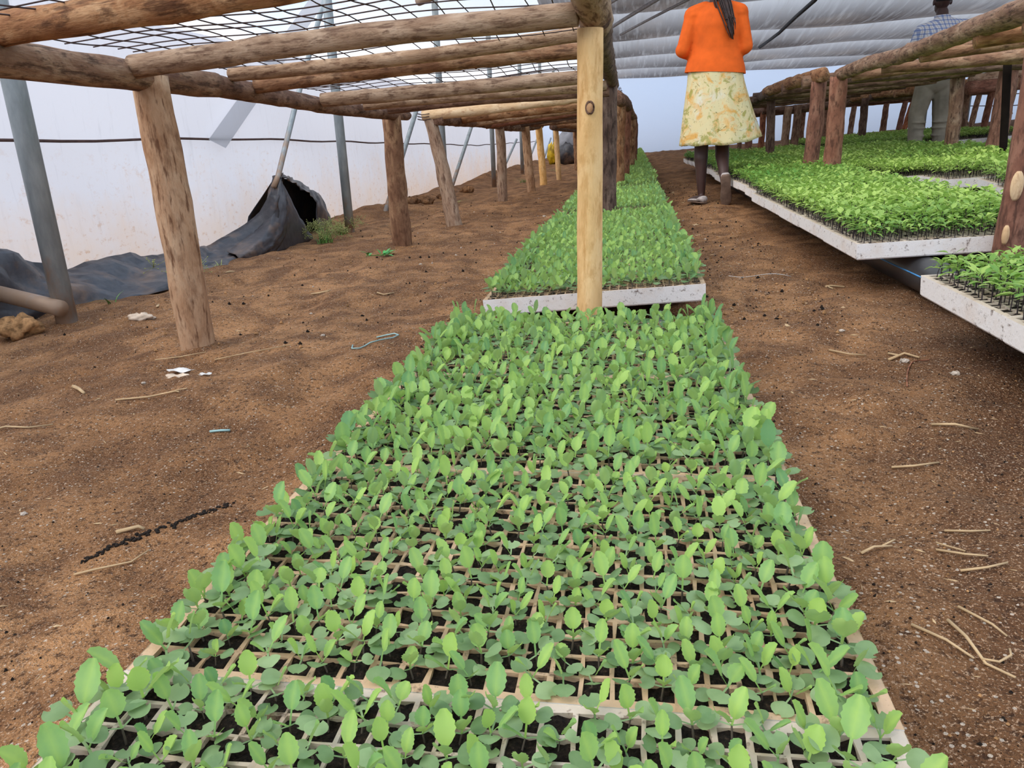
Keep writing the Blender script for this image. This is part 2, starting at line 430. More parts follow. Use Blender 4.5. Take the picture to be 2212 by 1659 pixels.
xs = np.concatenate([np.linspace(-9, -3.2, 30), np.linspace(-3.15, 3.0, 330), np.linspace(3.05, 13, 70)])
ys = np.concatenate([np.linspace(-2.5, 0.1, 14), np.linspace(0.15, 3.2, 220), np.linspace(3.22, 9, 200), np.linspace(9.1, 26, 110)])
X, Y = np.meshgrid(xs, ys)
Z = ground_z(X, Y)
nx, ny = len(xs), len(ys)
verts = np.stack([X.ravel(), Y.ravel(), Z.ravel()], 1)
ii, jj = np.meshgrid(np.arange(nx - 1), np.arange(ny - 1))
a = (jj * nx + ii).ravel()
def np_mesh(name, verts, quads, mat, parent=None, smooth=True, tint=None, mats=None, fmat=None):
    me = bpy.data.meshes.new(name)
    nf = len(quads); k = quads.shape[1]
    me.vertices.add(len(verts)); me.vertices.foreach_set('co', verts.astype(np.float32).ravel())
    me.loops.add(nf * k); me.loops.foreach_set('vertex_index', quads.astype(np.int32).ravel())
    me.polygons.add(nf); me.polygons.foreach_set('loop_start', np.arange(0, nf * k, k, dtype=np.int32))
    try: me.polygons.foreach_set('loop_total', np.full(nf, k, dtype=np.int32))
    except Exception: pass
    for m in (mats or [mat]): me.materials.append(m)
    if fmat is not None: me.polygons.foreach_set('material_index', fmat.astype(np.int32))
    me.polygons.foreach_set('use_smooth', np.full(nf, smooth))
    if tint is not None:
        at = me.attributes.new('tint', 'FLOAT', 'POINT'); at.data.foreach_set('value', tint.astype(np.float32))
    me.update(); me.validate()
    o = bpy.data.objects.new(name, me); C.objects.link(o)
    if parent is not None: o.parent = parent
    return o
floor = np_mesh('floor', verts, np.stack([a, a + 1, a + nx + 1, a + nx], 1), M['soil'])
tag(floor, 'bare reddish brown earth floor of the greenhouse', 'floor', None, 'structure')

# ------------------------------------------------------------ greenhouse skin
def sheet(name, fn, nu, nv, mat, label, kind='structure'):
    vs = []; fs = []
    for j in range(nv + 1):
        for i in range(nu + 1): vs.append(fn(i / nu, j / nv))
    for j in range(nv):
        for i in range(nu):
            k = j * (nu + 1) + i; fs.append((k, k + 1, k + nu + 2, k + nu + 1))
    o = mesh_obj(name, vs, fs, mat)
    return tag(o, label, 'greenhouse', None, kind)
WX = -2.95
def wall_fn(z0, z1):
    def fn(u, v):
        y = -2.5 + 27.0 * u; z = z0 + (z1 - z0) * v
        return (WX + 0.02 * math.sin(y * 1.1 + 2 * z) * (1 - abs(2 * v - 1)) + 0.012 * math.sin(y * 3.7 + z * 5), y, z)
    return fn
sheet('wall_left', wall_fn(-0.2, 1.32), 160, 14, M['film_wall'], 'dusty white plastic film side wall of the greenhouse')
sheet('wall_left_upper', wall_fn(1.30, 1.95), 120, 5, M['film_clear'], 'clear plastic film above the white side wall')
def roof_fn(y0, y1):
    def fn(u, v):
        y = y0 + (y1 - y0) * u; x = WX + (1.9) * v
        return (x, y, 1.92 + 0.55 * math.sin(v * PI / 2) + 0.015 * math.sin(y * 2.4 + v * 4))
    return fn
sheet('ceiling_film', roof_fn(-2.5, 7.4), 50, 8, M['film_clear'], 'clear roof film over the near left of the greenhouse')
sheet('ceiling_film_far', roof_fn(7.4, 24.5), 70, 8, M['film_beige'], 'cream roof film over the far left of the greenhouse')
sheet('ceiling_film_right', lambda u, v: (-1.05 + 13.0 * u, -2.5 + 8.6 * v, 2.47 + 0.5 * u + 0.01 * math.sin(9 * u + 12 * v)), 30, 20, M['film_clear'], 'clear roof film over the near right of the greenhouse')
WIRES = [2.75 + 3.1 * k for k in range(1, 8)]
def screen_fn(u, v):
    y = WIRES[0] + (WIRES[-1] - WIRES[0]) * u
    ph = ((y - WIRES[0]) / 3.1) % 1.0
    x = -1.15 + 13.0 * v
    z = 2.32 - 0.26 * (math.sin(PI * ph)) ** 0.8 + 0.012 * x + 0.02 * math.sin(x * 1.7 + y * 0.4)
    return (x, y, z)
sheet('ceiling', screen_fn, 6 * 24, 40, M['screen'], 'grey shade screen sagging in bellies between its wires')
def end_fn(u, v):
    x = WX + 15.5 * u
    return (x, 24.25 + 0.02 * math.sin(x * 2.2), -0.25 + 3.2 * v)
sheet('wall_end', end_fn, 60, 10, M['film_end'], 'blue white plastic film end wall')

def pipe(name, pts, r, label, cat='pipe', mat='galv', group=None, n=14):
    m = MB(); m.tube(pts, r, n)
    return tag(m.build(name, M[mat], None, True, tuple(pts[0])), label, cat, group)

# far right panels of the end wall
for k, (x, lab) in enumerate(((9.15, 'grey steel pipe standing against the far end wall right of the checked shirt'), (8.05, 'grey steel pipe at the end wall seen between the legs of the man'))):
    pipe('wall_pipe', [(x, 23.9, gz(x) - 0.1), (x + 0.03, 23.9, 3.0)], 0.045, lab)
pipe('wall_brace', [(10.25, 23.8, 0.7), (9.2, 23.85, 2.3)], 0.035, 'thin brace leaning on the far end wall pipe, upper part')
pipe('wall_brace', [(8.75, 23.8, 0.9), (9.3, 23.85, 0.4)], 0.035, 'short brace at the foot of the far end wall pipe')
for z in (0.95, 1.25):
    m = MB(); m.tube([(8.4 + 0.4 * i, 24.15, z + 0.02 * math.sin(i)) for i in range(12)], 0.012, 5)
    tag(m.build('trim_%d' % (1 if z < 1 else 2), M['cord'], None), 'dark seam across the end wall film', 'seam', None, 'structure')

# dark cord along the left wall
m = MB()
pts = [(WX + 0.045, y, 0.64 - 0.16 * min(1, max(0, (y - 5.5) / 9)) - 0.012 * math.sin(y * 2.03) ** 2) for y in np.linspace(0.5, 24, 90)]
m.tube(pts, 0.0085, 6)
tag(m.build('seam_cord', M['cord'], None), 'thin dark cord running along the white side wall', 'cord')

# galvanised frame along the left wall
nth = ['first', 'second', 'third', 'fourth', 'fifth', 'sixth', 'seventh', 'eighth', 'ninth', 'tenth', 'eleventh', 'twelfth', 'thirteenth', 'fourteenth', 'fifteenth', 'sixteenth', 'seventeenth', 'eighteenth', 'nineteenth', 'twentieth',
       'twenty-first', 'twenty-second', 'twenty-third', 'twenty-fourth', 'twenty-fifth', 'twenty-sixth', 'twenty-seventh', 'twenty-eighth', 'twenty-ninth', 'thirtieth',
       'thirty-first', 'thirty-second', 'thirty-third', 'thirty-fourth', 'thirty-fifth', 'thirty-sixth', 'thirty-seventh', 'thirty-eighth', 'thirty-ninth', 'fortieth', 'forty-first', 'forty-second', 'forty-third', 'forty-fourth', 'forty-fifth']
COLS = [(-2.335, 2.76), (-2.245, 5.87), (-2.2, 9.0), (-2.16, 12.05), (-2.15, 15.2), (-2.15, 18.5), (-2.15, 21.6)]
for k, (x, y) in enumerate(COLS):
    lab = ['thick grey steel pipe nearest the camera, beside the black plastic sheet', 'grey steel pipe standing right of the black plastic heap'][k] if k < 2 else \
        '%s grey steel pipe back along the white side wall' % nth[k]
    pipe('steel_column', [(x, y, gz(x) - 0.15), (x, y, 1.0), (x + 0.01, y, 2.35)], 0.042 if k == 0 else 0.036, lab, 'pipe', 'galv', 'steel columns along the side wall')
pipe('steel_brace', [(-2.465, 5.08, 0.30), (-2.45, 5.14, 0.37), (-2.42, 5.52, 0.866), (-2.38, 6.18, 1.637), (-2.36, 6.5, 2.0)], 0.019, 'thin steel brace pipe rising out of the black plastic heap', 'brace')
pipe('steel_brace', [(-2.42, 7.25, -0.14), (-2.38, 8.75, 1.0), (-2.3, 9.0, 1.2)], 0.024, 'steel brace leaning between the mud-covered post and the bark-stripped leaning post', 'brace')
pipe('steel_brace', [(-2.33, 9.65, -0.12), (-2.28, 11.1, 0.75), (-2.24, 12.0, 1.25)], 0.024, 'steel brace behind the leaning post of the second log table', 'brace')
for k, (x, y) in enumerate(COLS[4:]):
    pipe('steel_brace', [(x - 0.12, y - 2.2, -0.12), (x - 0.08, y - 0.1, 0.55)], 0.022, 'thin steel brace at the foot of the %s steel pipe along the side wall' % nth[k + 4], 'brace')
pipe('ground_pipe', [(-2.30, 2.70, -0.035), (-2.45, 2.75, -0.02), (-3.0, 2.87, 0.06)], 0.034, 'dirty steel pipe end lying against the foot of the nearest steel column', 'pipe')
pipe('roof_pipe_or_shadow', [(-2.15, 9.0, 2.25), (-1.2, 9.0, 2.5)], 0.03, 'steel pipe under the cream roof film', 'pipe')
pipe('roof_pipe_or_shadow', [(-1.9, 7.2, 1.75), (-1.0, 8.9, 2.4)], 0.04, 'slanting steel pipe seen through the wire mesh below the roof', 'pipe')
# pale band added on the wall, imitating an outside strut's shadow through the film
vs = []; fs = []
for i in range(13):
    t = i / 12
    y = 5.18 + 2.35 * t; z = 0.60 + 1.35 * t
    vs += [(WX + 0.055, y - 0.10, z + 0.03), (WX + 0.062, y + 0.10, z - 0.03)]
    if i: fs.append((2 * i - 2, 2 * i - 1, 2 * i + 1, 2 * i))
tag(mesh_obj('strut_shadow', vs, fs, M['strip']), 'pale grey band, added as the shadow of an outside strut, slanting up the white side wall', 'strip')
# pipes added below the screen to draw the shadow streaks of pipes above
def screen_z(x, y):
    ph = ((y - WIRES[0]) / 3.1) % 1.0
    return 2.32 - 0.26 * (math.sin(PI * ph)) ** 0.8 + 0.012 * x + 0.02 * math.sin(x * 1.7 + y * 0.4)
for (xa, ya, xb, yb, r_, lab) in ((-0.63, 10.9, -0.13, 9.3, 0.022, 'short slanting roof-pipe shadow, modelled as a pipe under the shade screen, just above the log rail'), (-0.5, 12.6, 0.38, 9.3, 0.024, 'longer slanting roof-pipe shadow, modelled as a pipe under the shade screen, left of the orange cardigan'), (-0.22, 12.86, 0.85, 9.1, 0.018, 'thin slanting roof-pipe shadow, modelled as a pipe under the shade screen, ending at the orange cardigan')):
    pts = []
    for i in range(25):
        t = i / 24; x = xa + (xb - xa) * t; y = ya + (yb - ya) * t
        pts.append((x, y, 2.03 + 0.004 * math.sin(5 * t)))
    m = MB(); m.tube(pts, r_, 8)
    tag(m.build('roof_pipe_or_shadow', M['pipe_shadow'], None), lab, 'roof pipe', 'roof-pipe shadows modelled under the screen')
m = MB()
m.tube([(2.02, 8.6, 2.06), (2.12, 10.41, 2.0), (2.2, 12.0, 2.02), (2.26, 13.6, 2.0), (2.31, 15.9, 2.02)], 0.026, 6)
tag(m.build('black_strap', M['strap'], None), 'black strap hanging slantwise under the grey shade screen', 'strap')

# ------------------------------------------------------------ logs and log tables
lrs = np.random.RandomState(3)
def log(name, p0, p1, r0, r1, mat, parent, bend=0.0, knots=4, rough=1.0, n=18):
    p0 = Vector(p0); p1 = Vector(p1); L = (p1 - p0).length
    rows = max(8, min(34, int(L / 0.05)))
    ph = lrs.uniform(0, 2 * PI, 8); ba = lrs.uniform(0, 2 * PI)
    kn = [(lrs.uniform(0.05, 0.95) * L, lrs.uniform(0, 2 * PI), lrs.uniform(0.06, 0.2)) for _ in range(knots)]
    rings = []
    for i in range(rows + 1):
        t = i / rows; z = t * L
        r = r0 + (r1 - r0) * t
        bx = bend * math.sin(PI * t) * math.cos(ba) + 0.05 * r0 * math.sin(6 * t + ph[0]); by = bend * math.sin(PI * t) * math.sin(ba) + 0.05 * r0 * math.sin(5 * t + ph[1])
        ring = []
        for k in range(n):
            th = 2 * PI * k / n
            q = 1 + rough * (0.05 * math.sin(2 * th + ph[2] + 1.5 * t) + 0.03 * math.sin(3 * th + 7 * z + ph[3]) + 0.03 * math.sin(5 * th + ph[4] + 23 * z) + 0.02 * math.sin(9 * z * 3 + ph[5]))
            for kz, kt, ka in kn:
                d = ((z - kz) / (0.9 * r0)) ** 2 + (math.atan2(math.sin(th - kt), math.cos(th - kt)) / 0.55) ** 2
                if d < 6: q += ka * math.exp(-d)
            ring.append((bx + r * q * math.cos(th), by + r * q * math.sin(th), z))
        rings.append(ring)
    m = MB(); m.loft(rings, True)
    o = m.build(name, M[mat] if isinstance(mat, str) else mat, parent)
    d = (p1 - p0).normalized()
    rot = d.to_track_quat('Z', 'Y').to_matrix().to_4x4()
    base = Vector(parent.location) if parent is not None else Vector((0, 0, 0))
    o.matrix_local = Matrix.Translation(p0 - base) @ rot
    return o

def wire_mesh(parent, x0, x1, y0, y1, zf, dx, dy, seed):
    r = np.random.RandomState(seed); m = MB()
    def P(x, y): return (x, y, zf(x, y) + 0.006 * math.sin(9 * x + 3.1 * y) + 0.005 * math.sin(14 * y + 2 * x))
    y = y0
    while y < y1:
        m.tube([P(x, y + 0.012 * math.sin(5 * x + y * 40)) for x in np.linspace(x0, x1, 22)], 0.0017, 4); y += dy * r.uniform(0.85, 1.15)
    x = x0 + 0.02
    while x < x1:
        n = int((y1 - y0) / 0.06)
        m.tube([P(x + 0.008 * math.sin(7 * y + x * 50), y) for y in np.linspace(y0, y1, n)], 0.0018, 4); x += dx * r.uniform(0.9, 1.1)
    base = Vector(parent.location)
    m.v = [tuple(Vector(v) - base) for v in m.v]
    return m.build('wire_mesh', M['wire'], parent)

# ---- first log table, nearest on the left
b1 = empty('log_table', (-0.75, 3.3, gz(-0.75)))
tag(b1, 'rough log table nearest the camera on the left, with wire mesh on top', 'log table', 'log tables')
log('post', (-1.385, 2.18, -0.2), (-1.398, 2.18, 0.765), 0.055, 0.049, 'weathered', b1, 0.006, 3)
log('post', (-1.49, 4.82, -0.2), (-1.46, 4.70, 0.72), 0.062, 0.056, 'mudded', b1, 0.01, 3, 1.4)
pp = log('post', (-0.118, 2.02, -0.12), (-0.106, 2.02, 0.80), 0.0355, 0.031, 'peeled', b1, 0.0, 0, 0.5, 24)
tag(pp, 'pale peeled post with an oval knot')
log('post', (-0.145, 4.58, -0.1), (-0.14, 4.58, 0.82), 0.05, 0.048, 'bark_dark', b1, 0.006, 3, 1.2)
log('rail', (-1.41, 0.75, 0.79), (-1.40, 2.55, 0.762), 0.042, 0.038, 'bark', b1, 0.01, 3)
log('rail', (-1.40, 2.45, 0.765), (-1.44, 4.95, 0.725), 0.036, 0.034, 'bark_dark', b1, 0.015, 4, 1.3)
log('rail', (-0.13, 0.9, 0.93), (-0.105, 2.2, 0.842), 0.046, 0.045, 'bark_grey', b1, 0.008, 3)
log('rail', (-0.095, 2.08, 0.845), (-0.125, 4.85, 0.845), 0.042, 0.038, 'bark_dark', b1, 0.012, 3, 1.3)
SL = [(1.615, 1.44, .82, .885, .034, 'bark'), (2.07, 1.97, .783, .828, .031, 'bark_grey'), (2.62, 2.58, .80, .858, .023, 'bark_grey'), (2.80, 2.78, .775, .826, .029, 'bark'),
      (3.42, 3.42, .752, .795, .029, 'bark_grey'), (3.98, 4.0, .748, .787, .027, 'bark_grey'), (4.38, 4.42, .738, .778, .025, 'bark_dark')]
for ya, yb, za, zb, r, mt in SL:
    log('slat', (-1.375, ya, za), (-0.135, yb, zb), r, r * 0.94, mt, b1, 0.012, 4, 1.1)
wire_mesh(b1, -1.42, -0.12, 0.85, 4.75, lambda x, y: 0.838 + 0.05 * (x + 1.4) * 0.85 - 0.022 * (y - 1.6), 0.075, 0.095, 5)
# the oval knot on the pale post
kn = MB()
kc = Vector((-0.108, 1.985, 0.618))
kn.tube([kc + Vector((0.0095 * math.cos(a), 0.004 * abs(math.cos(a)) , 0.0145 * math.sin(a))) for a in np.linspace(0, 2 * PI, 15)], 0.0028, 6)
ko = kn.build('knot_ring', M['bark_dark'], None)
ko.parent = pp; ko.matrix_parent_inverse = Matrix()
bpy.context.view_layer.update()
ko.matrix_world = Matrix()
kn = MB(); kn.ellipsoid(kc + Vector((0, 0.004, 0)), (0.009, 0.005, 0.014)); ko = kn.build('knot', M['weathered'], None)
ko.parent = pp; ko.matrix_parent_inverse = Matrix(); ko.matrix_world = Matrix()

# ---- second log table behind it
b2 = empty('log_table', (-0.75, 8.2, gz(-0.75)))
tag(b2, 'second log table back on the left, its front corner post leaning outward', 'log table', 'log tables')
log('post', (-1.40, 6.02, -0.2), (-1.565, 6.05, 0.74), 0.066, 0.05, 'weathered', b2, 0.01, 4, 1.3)
log('post', (-1.365, 8.10, -0.2), (-1.36, 8.05, 0.70), 0.052, 0.05, 'weathered', b2, 0.006, 3)
log('post', (-1.20, 9.3, -0.2), (-1.27, 9.3, 0.72), 0.05, 0.046, 'weathered', b2, 0.012, 5, 1.4)
log('post', (-1.22, 10.7, -0.2), (-1.27, 10.7, 0.72), 0.052, 0.048, 'fresh', b2, 0.01, 3)
log('post', (-0.12, 6.82, -0.1), (-0.12, 6.80, 0.80), 0.052, 0.05, 'bark', b2, 0.008, 3)
log('post', (-0.08, 8.22, -0.1), (-0.08, 8.2, 0.80), 0.052, 0.05, 'bark_red', b2, 0.008, 3)
log('post', (-0.05, 10.3, -0.1), (-0.02, 10.3, 0.74), 0.055, 0.05, 'bark', b2, 0.008, 3)
log('rail', (-1.50, 6.0, 0.73), (-1.32, 8.4, 0.685), 0.05, 0.045, 'bark_dark', b2, 0.02, 4, 1.2)
log('rail', (-1.33, 8.2, 0.69), (-1.27, 10.95, 0.72), 0.046, 0.042, 'bark', b2, 0.02, 4, 1.2)
log('rail', (-0.13, 6.0, 0.82), (-0.06, 8.5, 0.82), 0.052, 0.048, 'bark_dark', b2, 0.015, 4, 1.3)
log('rail', (-0.06, 8.3, 0.81), (-0.01, 10.6, 0.78), 0.05, 0.046, 'bark', b2, 0.015, 4, 1.3)
for k, (y, mt, za, zb) in enumerate(((6.02, 'fresh', .755, .855), (6.55, 'bark', .735, .83), (7.05, 'bark_grey', .715, .815), (7.6, 'bark_red', .70, .80), (8.3, 'bark_dark', .705, .81), (9.0, 'bark_dark', .71, .815), (9.7, 'bark', .725, .805), (10.5, 'bark', .73, .79))):
    log('slat', (-1.62 if k == 0 else -1.42, y, za), (-0.12, y + 0.03, zb), 0.04, 0.036, mt, b2, 0.015, 5, 1.2)
wire_mesh(b2, -1.4, -0.1, 6.1, 10.6, lambda x, y: 0.80 + 0.075 * (x + 1.4), 0.09, 0.11, 9)
# wire ties round the leaning post's head
tm = MB()
for z in (0.725, 0.745, 0.765):
    tm.tube([(-1.60 + 0.062 * math.cos(a) , 6.03 + 0.062 * math.sin(a), z + 0.006 * math.cos(2 * a)) for a in np.linspace(0, 2 * PI, 15)], 0.003, 5)
base = Vector(b2.location); tm.v = [tuple(Vector(v) - base) for v in tm.v]
tm.build('wire_tie', M['wire'], b2)

# ---- third table, far left
b3 = empty('log_table', (-0.6, 13.6, gz(-0.6)))
tag(b3, 'third log table back on the left, farthest, near the black and yellow heap', 'log table', 'log tables')
for x0, y0, x1, zt, r, mt in ((-1.11, 11.9, -1.16, 0.70, 0.04, 'fresh'), (-1.05, 14.8, -1.08, 0.68, 0.042, 'bark'), (0.0, 12.4, 0.01, 0.76, 0.05, 'bark_red'), (0.01, 15.2, 0.03, 0.74, 0.055, 'bark_dark')):
    log('post', (x0, y0, -0.2), (x1, y0, zt), r, r, mt, b3, 0.008, 3)
log('rail', (-1.15, 11.3, 0.70), (-1.05, 15.2, 0.68), 0.045, 0.04, 'bark_dark', b3, 0.02)
log('rail', (0.0, 11.3, 0.77), (0.03, 15.4, 0.75), 0.05, 0.045, 'bark_dark', b3, 0.02)
for k in range(7):
    log('slat', (-1.2, 11.5 + 0.58 * k, 0.715 - 0.004 * k), (0.04, 11.52 + 0.58 * k, 0.785 - 0.005 * k), 0.036, 0.033, ['bark', 'bark_red', 'bark_grey'][k % 3], b3, 0.015, 4)

# ---- log tables on the right
def rbench(name, loc, label, posts, rails, slats):
    b = empty('log_table', loc); tag(b, label, 'log table', 'log tables')
    for p in posts:
        (x0, y0), (x1, y1, z1), r, mt = p[:4]
        o = log('post', (x0, y0, gz(x0) - 0.15), (x1, y1, z1), r * 1.04, r * 0.94, mt, b, 0.01, 4, 1.2)
        if len(p) > 4: tag(o, p[4])
    for p0, p1, r, mt in rails: log('rail', p0, p1, r, r * 0.92, mt, b, 0.018, 5, 1.3)
    for p0, p1, r, mt in slats: log('slat', p0, p1, r, r * 0.95, mt, b, 0.015, 4, 1.2)
    return b
r1 = rbench('log_table', (1.9, 4.2, gz(1.9)), 'log table nearest on the right, its rail crossing before the checked shirt',
    [((1.105, 2.46), (1.115, 2.46, 0.95), 0.043, 'bark_red', 'reddish post with a pale oval cut in its bark'), ((1.37, 5.74), (1.355, 5.72, 0.87), 0.055, 'bark_red'), ((2.58, 6.2), (2.585, 6.15, 0.97), 0.06, 'bark_red'), ((2.60, 7.02), (2.575, 7.0, 0.97), 0.055, 'bark'), ((2.35, 3.2), (2.36, 3.2, 0.96), 0.055, 'bark')],
    [((1.375, 5.82, 0.88), (1.285, 4.08, 0.866), 0.039, 'bark'), ((1.29, 4.2, 0.870), (1.06, 1.9, 0.832), 0.039, 'bark'), ((2.62, 7.1, 0.985), (2.35, 3.0, 0.98), 0.05, 'bark')],
    [((1.132, 2.62, 0.815), (2.4, 2.65, 0.93), 0.032, 'bark'), ((1.18, 3.1, 0.825), (2.42, 3.05, 0.94), 0.032, 'bark'), ((1.258, 3.88, 0.837), (2.48, 3.8, 0.925), 0.031, 'bark'), ((1.314, 4.64, 0.842), (2.52, 4.28, 0.905), 0.03, 'bark'),
     ((1.351, 5.35, 0.848), (2.56, 5.4, 0.905), 0.031, 'bark'), ((1.371, 5.75, 0.85), (2.6, 5.75, 0.89), 0.031, 'bark_dark')])
# pale oval where the bark is cut away on the near right post
om = MB(); om.ellipsoid((1.083, 2.414, 0.37), (0.0175, 0.009, 0.043), 16, 10); oo = om.build('bark_cut', M['fresh'], None)
for pch in r1.children:
    if pch.get('label'):
        oo.parent = pch; oo.matrix_parent_inverse = Matrix(); bpy.context.view_layer.update(); oo.matrix_world = Matrix()
        om = MB(); om.ellipsoid((1.073, 2.412, 0.232), (0.01, 0.01, 0.03), 12, 8); oq = om.build('bark_cut', M['fresh'], None)
        oq.parent = pch; oq.matrix_parent_inverse = Matrix(); oq.matrix_world = Matrix()
r2 = rbench('log_table', (1.9, 8.6, gz(1.9)), 'second log table back on the right, beyond the twin front posts',
    [((1.27, 6.03), (1.30, 6.03, 0.86), 0.052, 'bark_red'), ((1.56, 11.16), (1.54, 11.1, 0.84), 0.045, 'bark_red'), ((2.59, 10.6), (2.585, 10.6, 0.9), 0.055, 'bark'), ((1.4, 8.6), (1.4, 8.6, 0.85), 0.045, 'bark_dark')],
    [((1.295, 5.9, 0.895), (1.19, 7.6, 0.875), 0.046, 'bark'), ((1.2, 7.5, 0.875), (1.5, 11.4, 0.89), 0.05, 'bark_dark'), ((2.62, 6.6, 0.95), (2.6, 11.3, 0.95), 0.05, 'bark')],
    [((1.2, 6.1 + 0.8 * k, 0.86), (2.65, 6.1 + 0.8 * k, 0.925), 0.045, ['bark', 'bark_dark'][k % 2]) for k in range(7)])
r3 = rbench('log_table', (2.4, 13.8, gz(2.4)), 'third log table back on the right, behind the yellow skirt',
    [((1.84, 12.07), (1.86, 12.07, 0.8), 0.045, 'bark_red'), ((1.97, 14.12), (1.97, 14.12, 0.8), 0.04, 'bark_red'), ((2.08, 16.3), (2.08, 16.3, 0.8), 0.045, 'bark'), ((2.1, 11.66), (2.14, 11.66, 0.84), 0.05, 'weathered'), ((2.20, 11.6), (2.25, 11.6, 0.86), 0.055, 'bark'), ((2.83, 15.8), (2.85, 15.8, 0.86), 0.045, 'bark'), ((2.47, 16.2), (2.47, 16.2, 0.8), 0.04, 'bark'), ((2.92, 13.6), (2.93, 13.6, 0.84), 0.045, 'bark_dark')],
    [((1.83, 11.5, 0.84), (2.05, 16.5, 0.84), 0.05, 'bark_dark'), ((2.85, 11.5, 0.92), (2.9, 16.6, 0.90), 0.05, 'bark')],
    [((1.8, 11.8 + 0.9 * k, 0.80), (2.95, 11.8 + 0.9 * k, 0.85), 0.045, 'bark_dark') for k in range(5)])
r4 = rbench('log_table', (3.9, 13.4, gz(3.9)), 'fourth log table on the right, in the bed behind the man in khaki trousers',
    [((3.21, 11.93), (3.21, 11.93, 0.92), 0.05, 'bark_dark'), ((3.54, 14.4), (3.5, 14.4, 0.92), 0.055, 'bark'), ((3.22, 16.1), (3.22, 16.1, 0.9), 0.055, 'bark'), ((4.49, 16.75), (4.5, 16.75, 0.95), 0.075, 'bark'), ((5.06, 17.32), (5.08, 17.3, 1.0), 0.06, 'bark_dark'), ((5.11, 16.63), (5.22, 16.6, 1.0), 0.05, 'bark_red'), ((4.55, 12.0), (4.55, 12.0, 1.0), 0.05, 'bark')],
    [((3.5, 11.0, 0.96), (3.3, 13.6, 0.96), 0.06, 'bark'), ((3.32, 13.4, 0.96), (2.95, 18.2, 0.95), 0.05, 'fresh'), ((4.75, 11.0, 1.03), (5.1, 17.6, 1.02), 0.055, 'bark')],
    [((3.4 - 0.06 * k, 11.3 + 0.9 * k, 0.93), (4.85, 11.3 + 0.9 * k, 0.99), 0.05, ['bark', 'bark_dark'][k % 2]) for k in range(7)])
r5 = rbench('log_table', (6.0, 20.8, gz(6)), 'fifth log table on the right, far back against the blue white end wall',
    [((4.72, 20.5), (4.76, 20.5, 1.05), 0.05, 'bark'), ((5.16, 20.37), (5.25, 20.37, 1.06), 0.065, 'bark'), ((5.24, 23.2), (5.24, 23.2, 1.05), 0.06, 'bark'), ((6.87, 21.86), (7.05, 21.86, 1.12), 0.06, 'bark_red'), ((6.95, 23.9), (7.0, 23.9, 1.1), 0.06, 'bark'), ((8.0, 20.6), (8.1, 20.6, 1.2), 0.06, 'bark')],
    [((4.7, 19.5, 1.06), (4.75, 23.9, 1.06), 0.07, 'bark'), ((8.2, 19.5, 1.24), (8.2, 23.9, 1.24), 0.07, 'bark')],
    [((4.6, 19.8 + 0.9 * k, 1.04), (8.3, 19.8 + 0.9 * k, 1.2), 0.055, 'bark') for k in range(5)])
r6 = rbench('log_table', (4.8, 10.2, gz(4.8)), 'log table at the far right, behind the right arm of the man',
    [((4.0, 9.55), (4.06, 9.5, 0.98), 0.06, 'bark'), ((4.95, 12.3), (5.0, 12.3, 1.02), 0.045, 'bark_red'), ((5.6, 9.9), (5.6, 9.9, 1.02), 0.06, 'bark')],
    [((3.7, 9.7, 0.99), (5.9, 10.1, 1.06), 0.06, 'bark_grey'), ((3.65, 9.62, 0.90), (5.9, 10.0, 0.96), 0.07, 'bark_red')],
    [((3.9 + 0.5 * k, 9.7, 0.98 + 0.02 * k), (4.0 + 0.5 * k, 12.4, 1.0 + 0.02 * k), 0.045, 'bark') for k in range(4)])
dp = log('dark_post', (2.385, 5.5, 0.0), (2.30, 5.5, 0.88), 0.022, 0.024, M['dark'], None, 0.0, 0, 0.2)  # post in one flat near-black tone
tag(dp, 'black post standing behind the nearest right-hand posts', 'post')
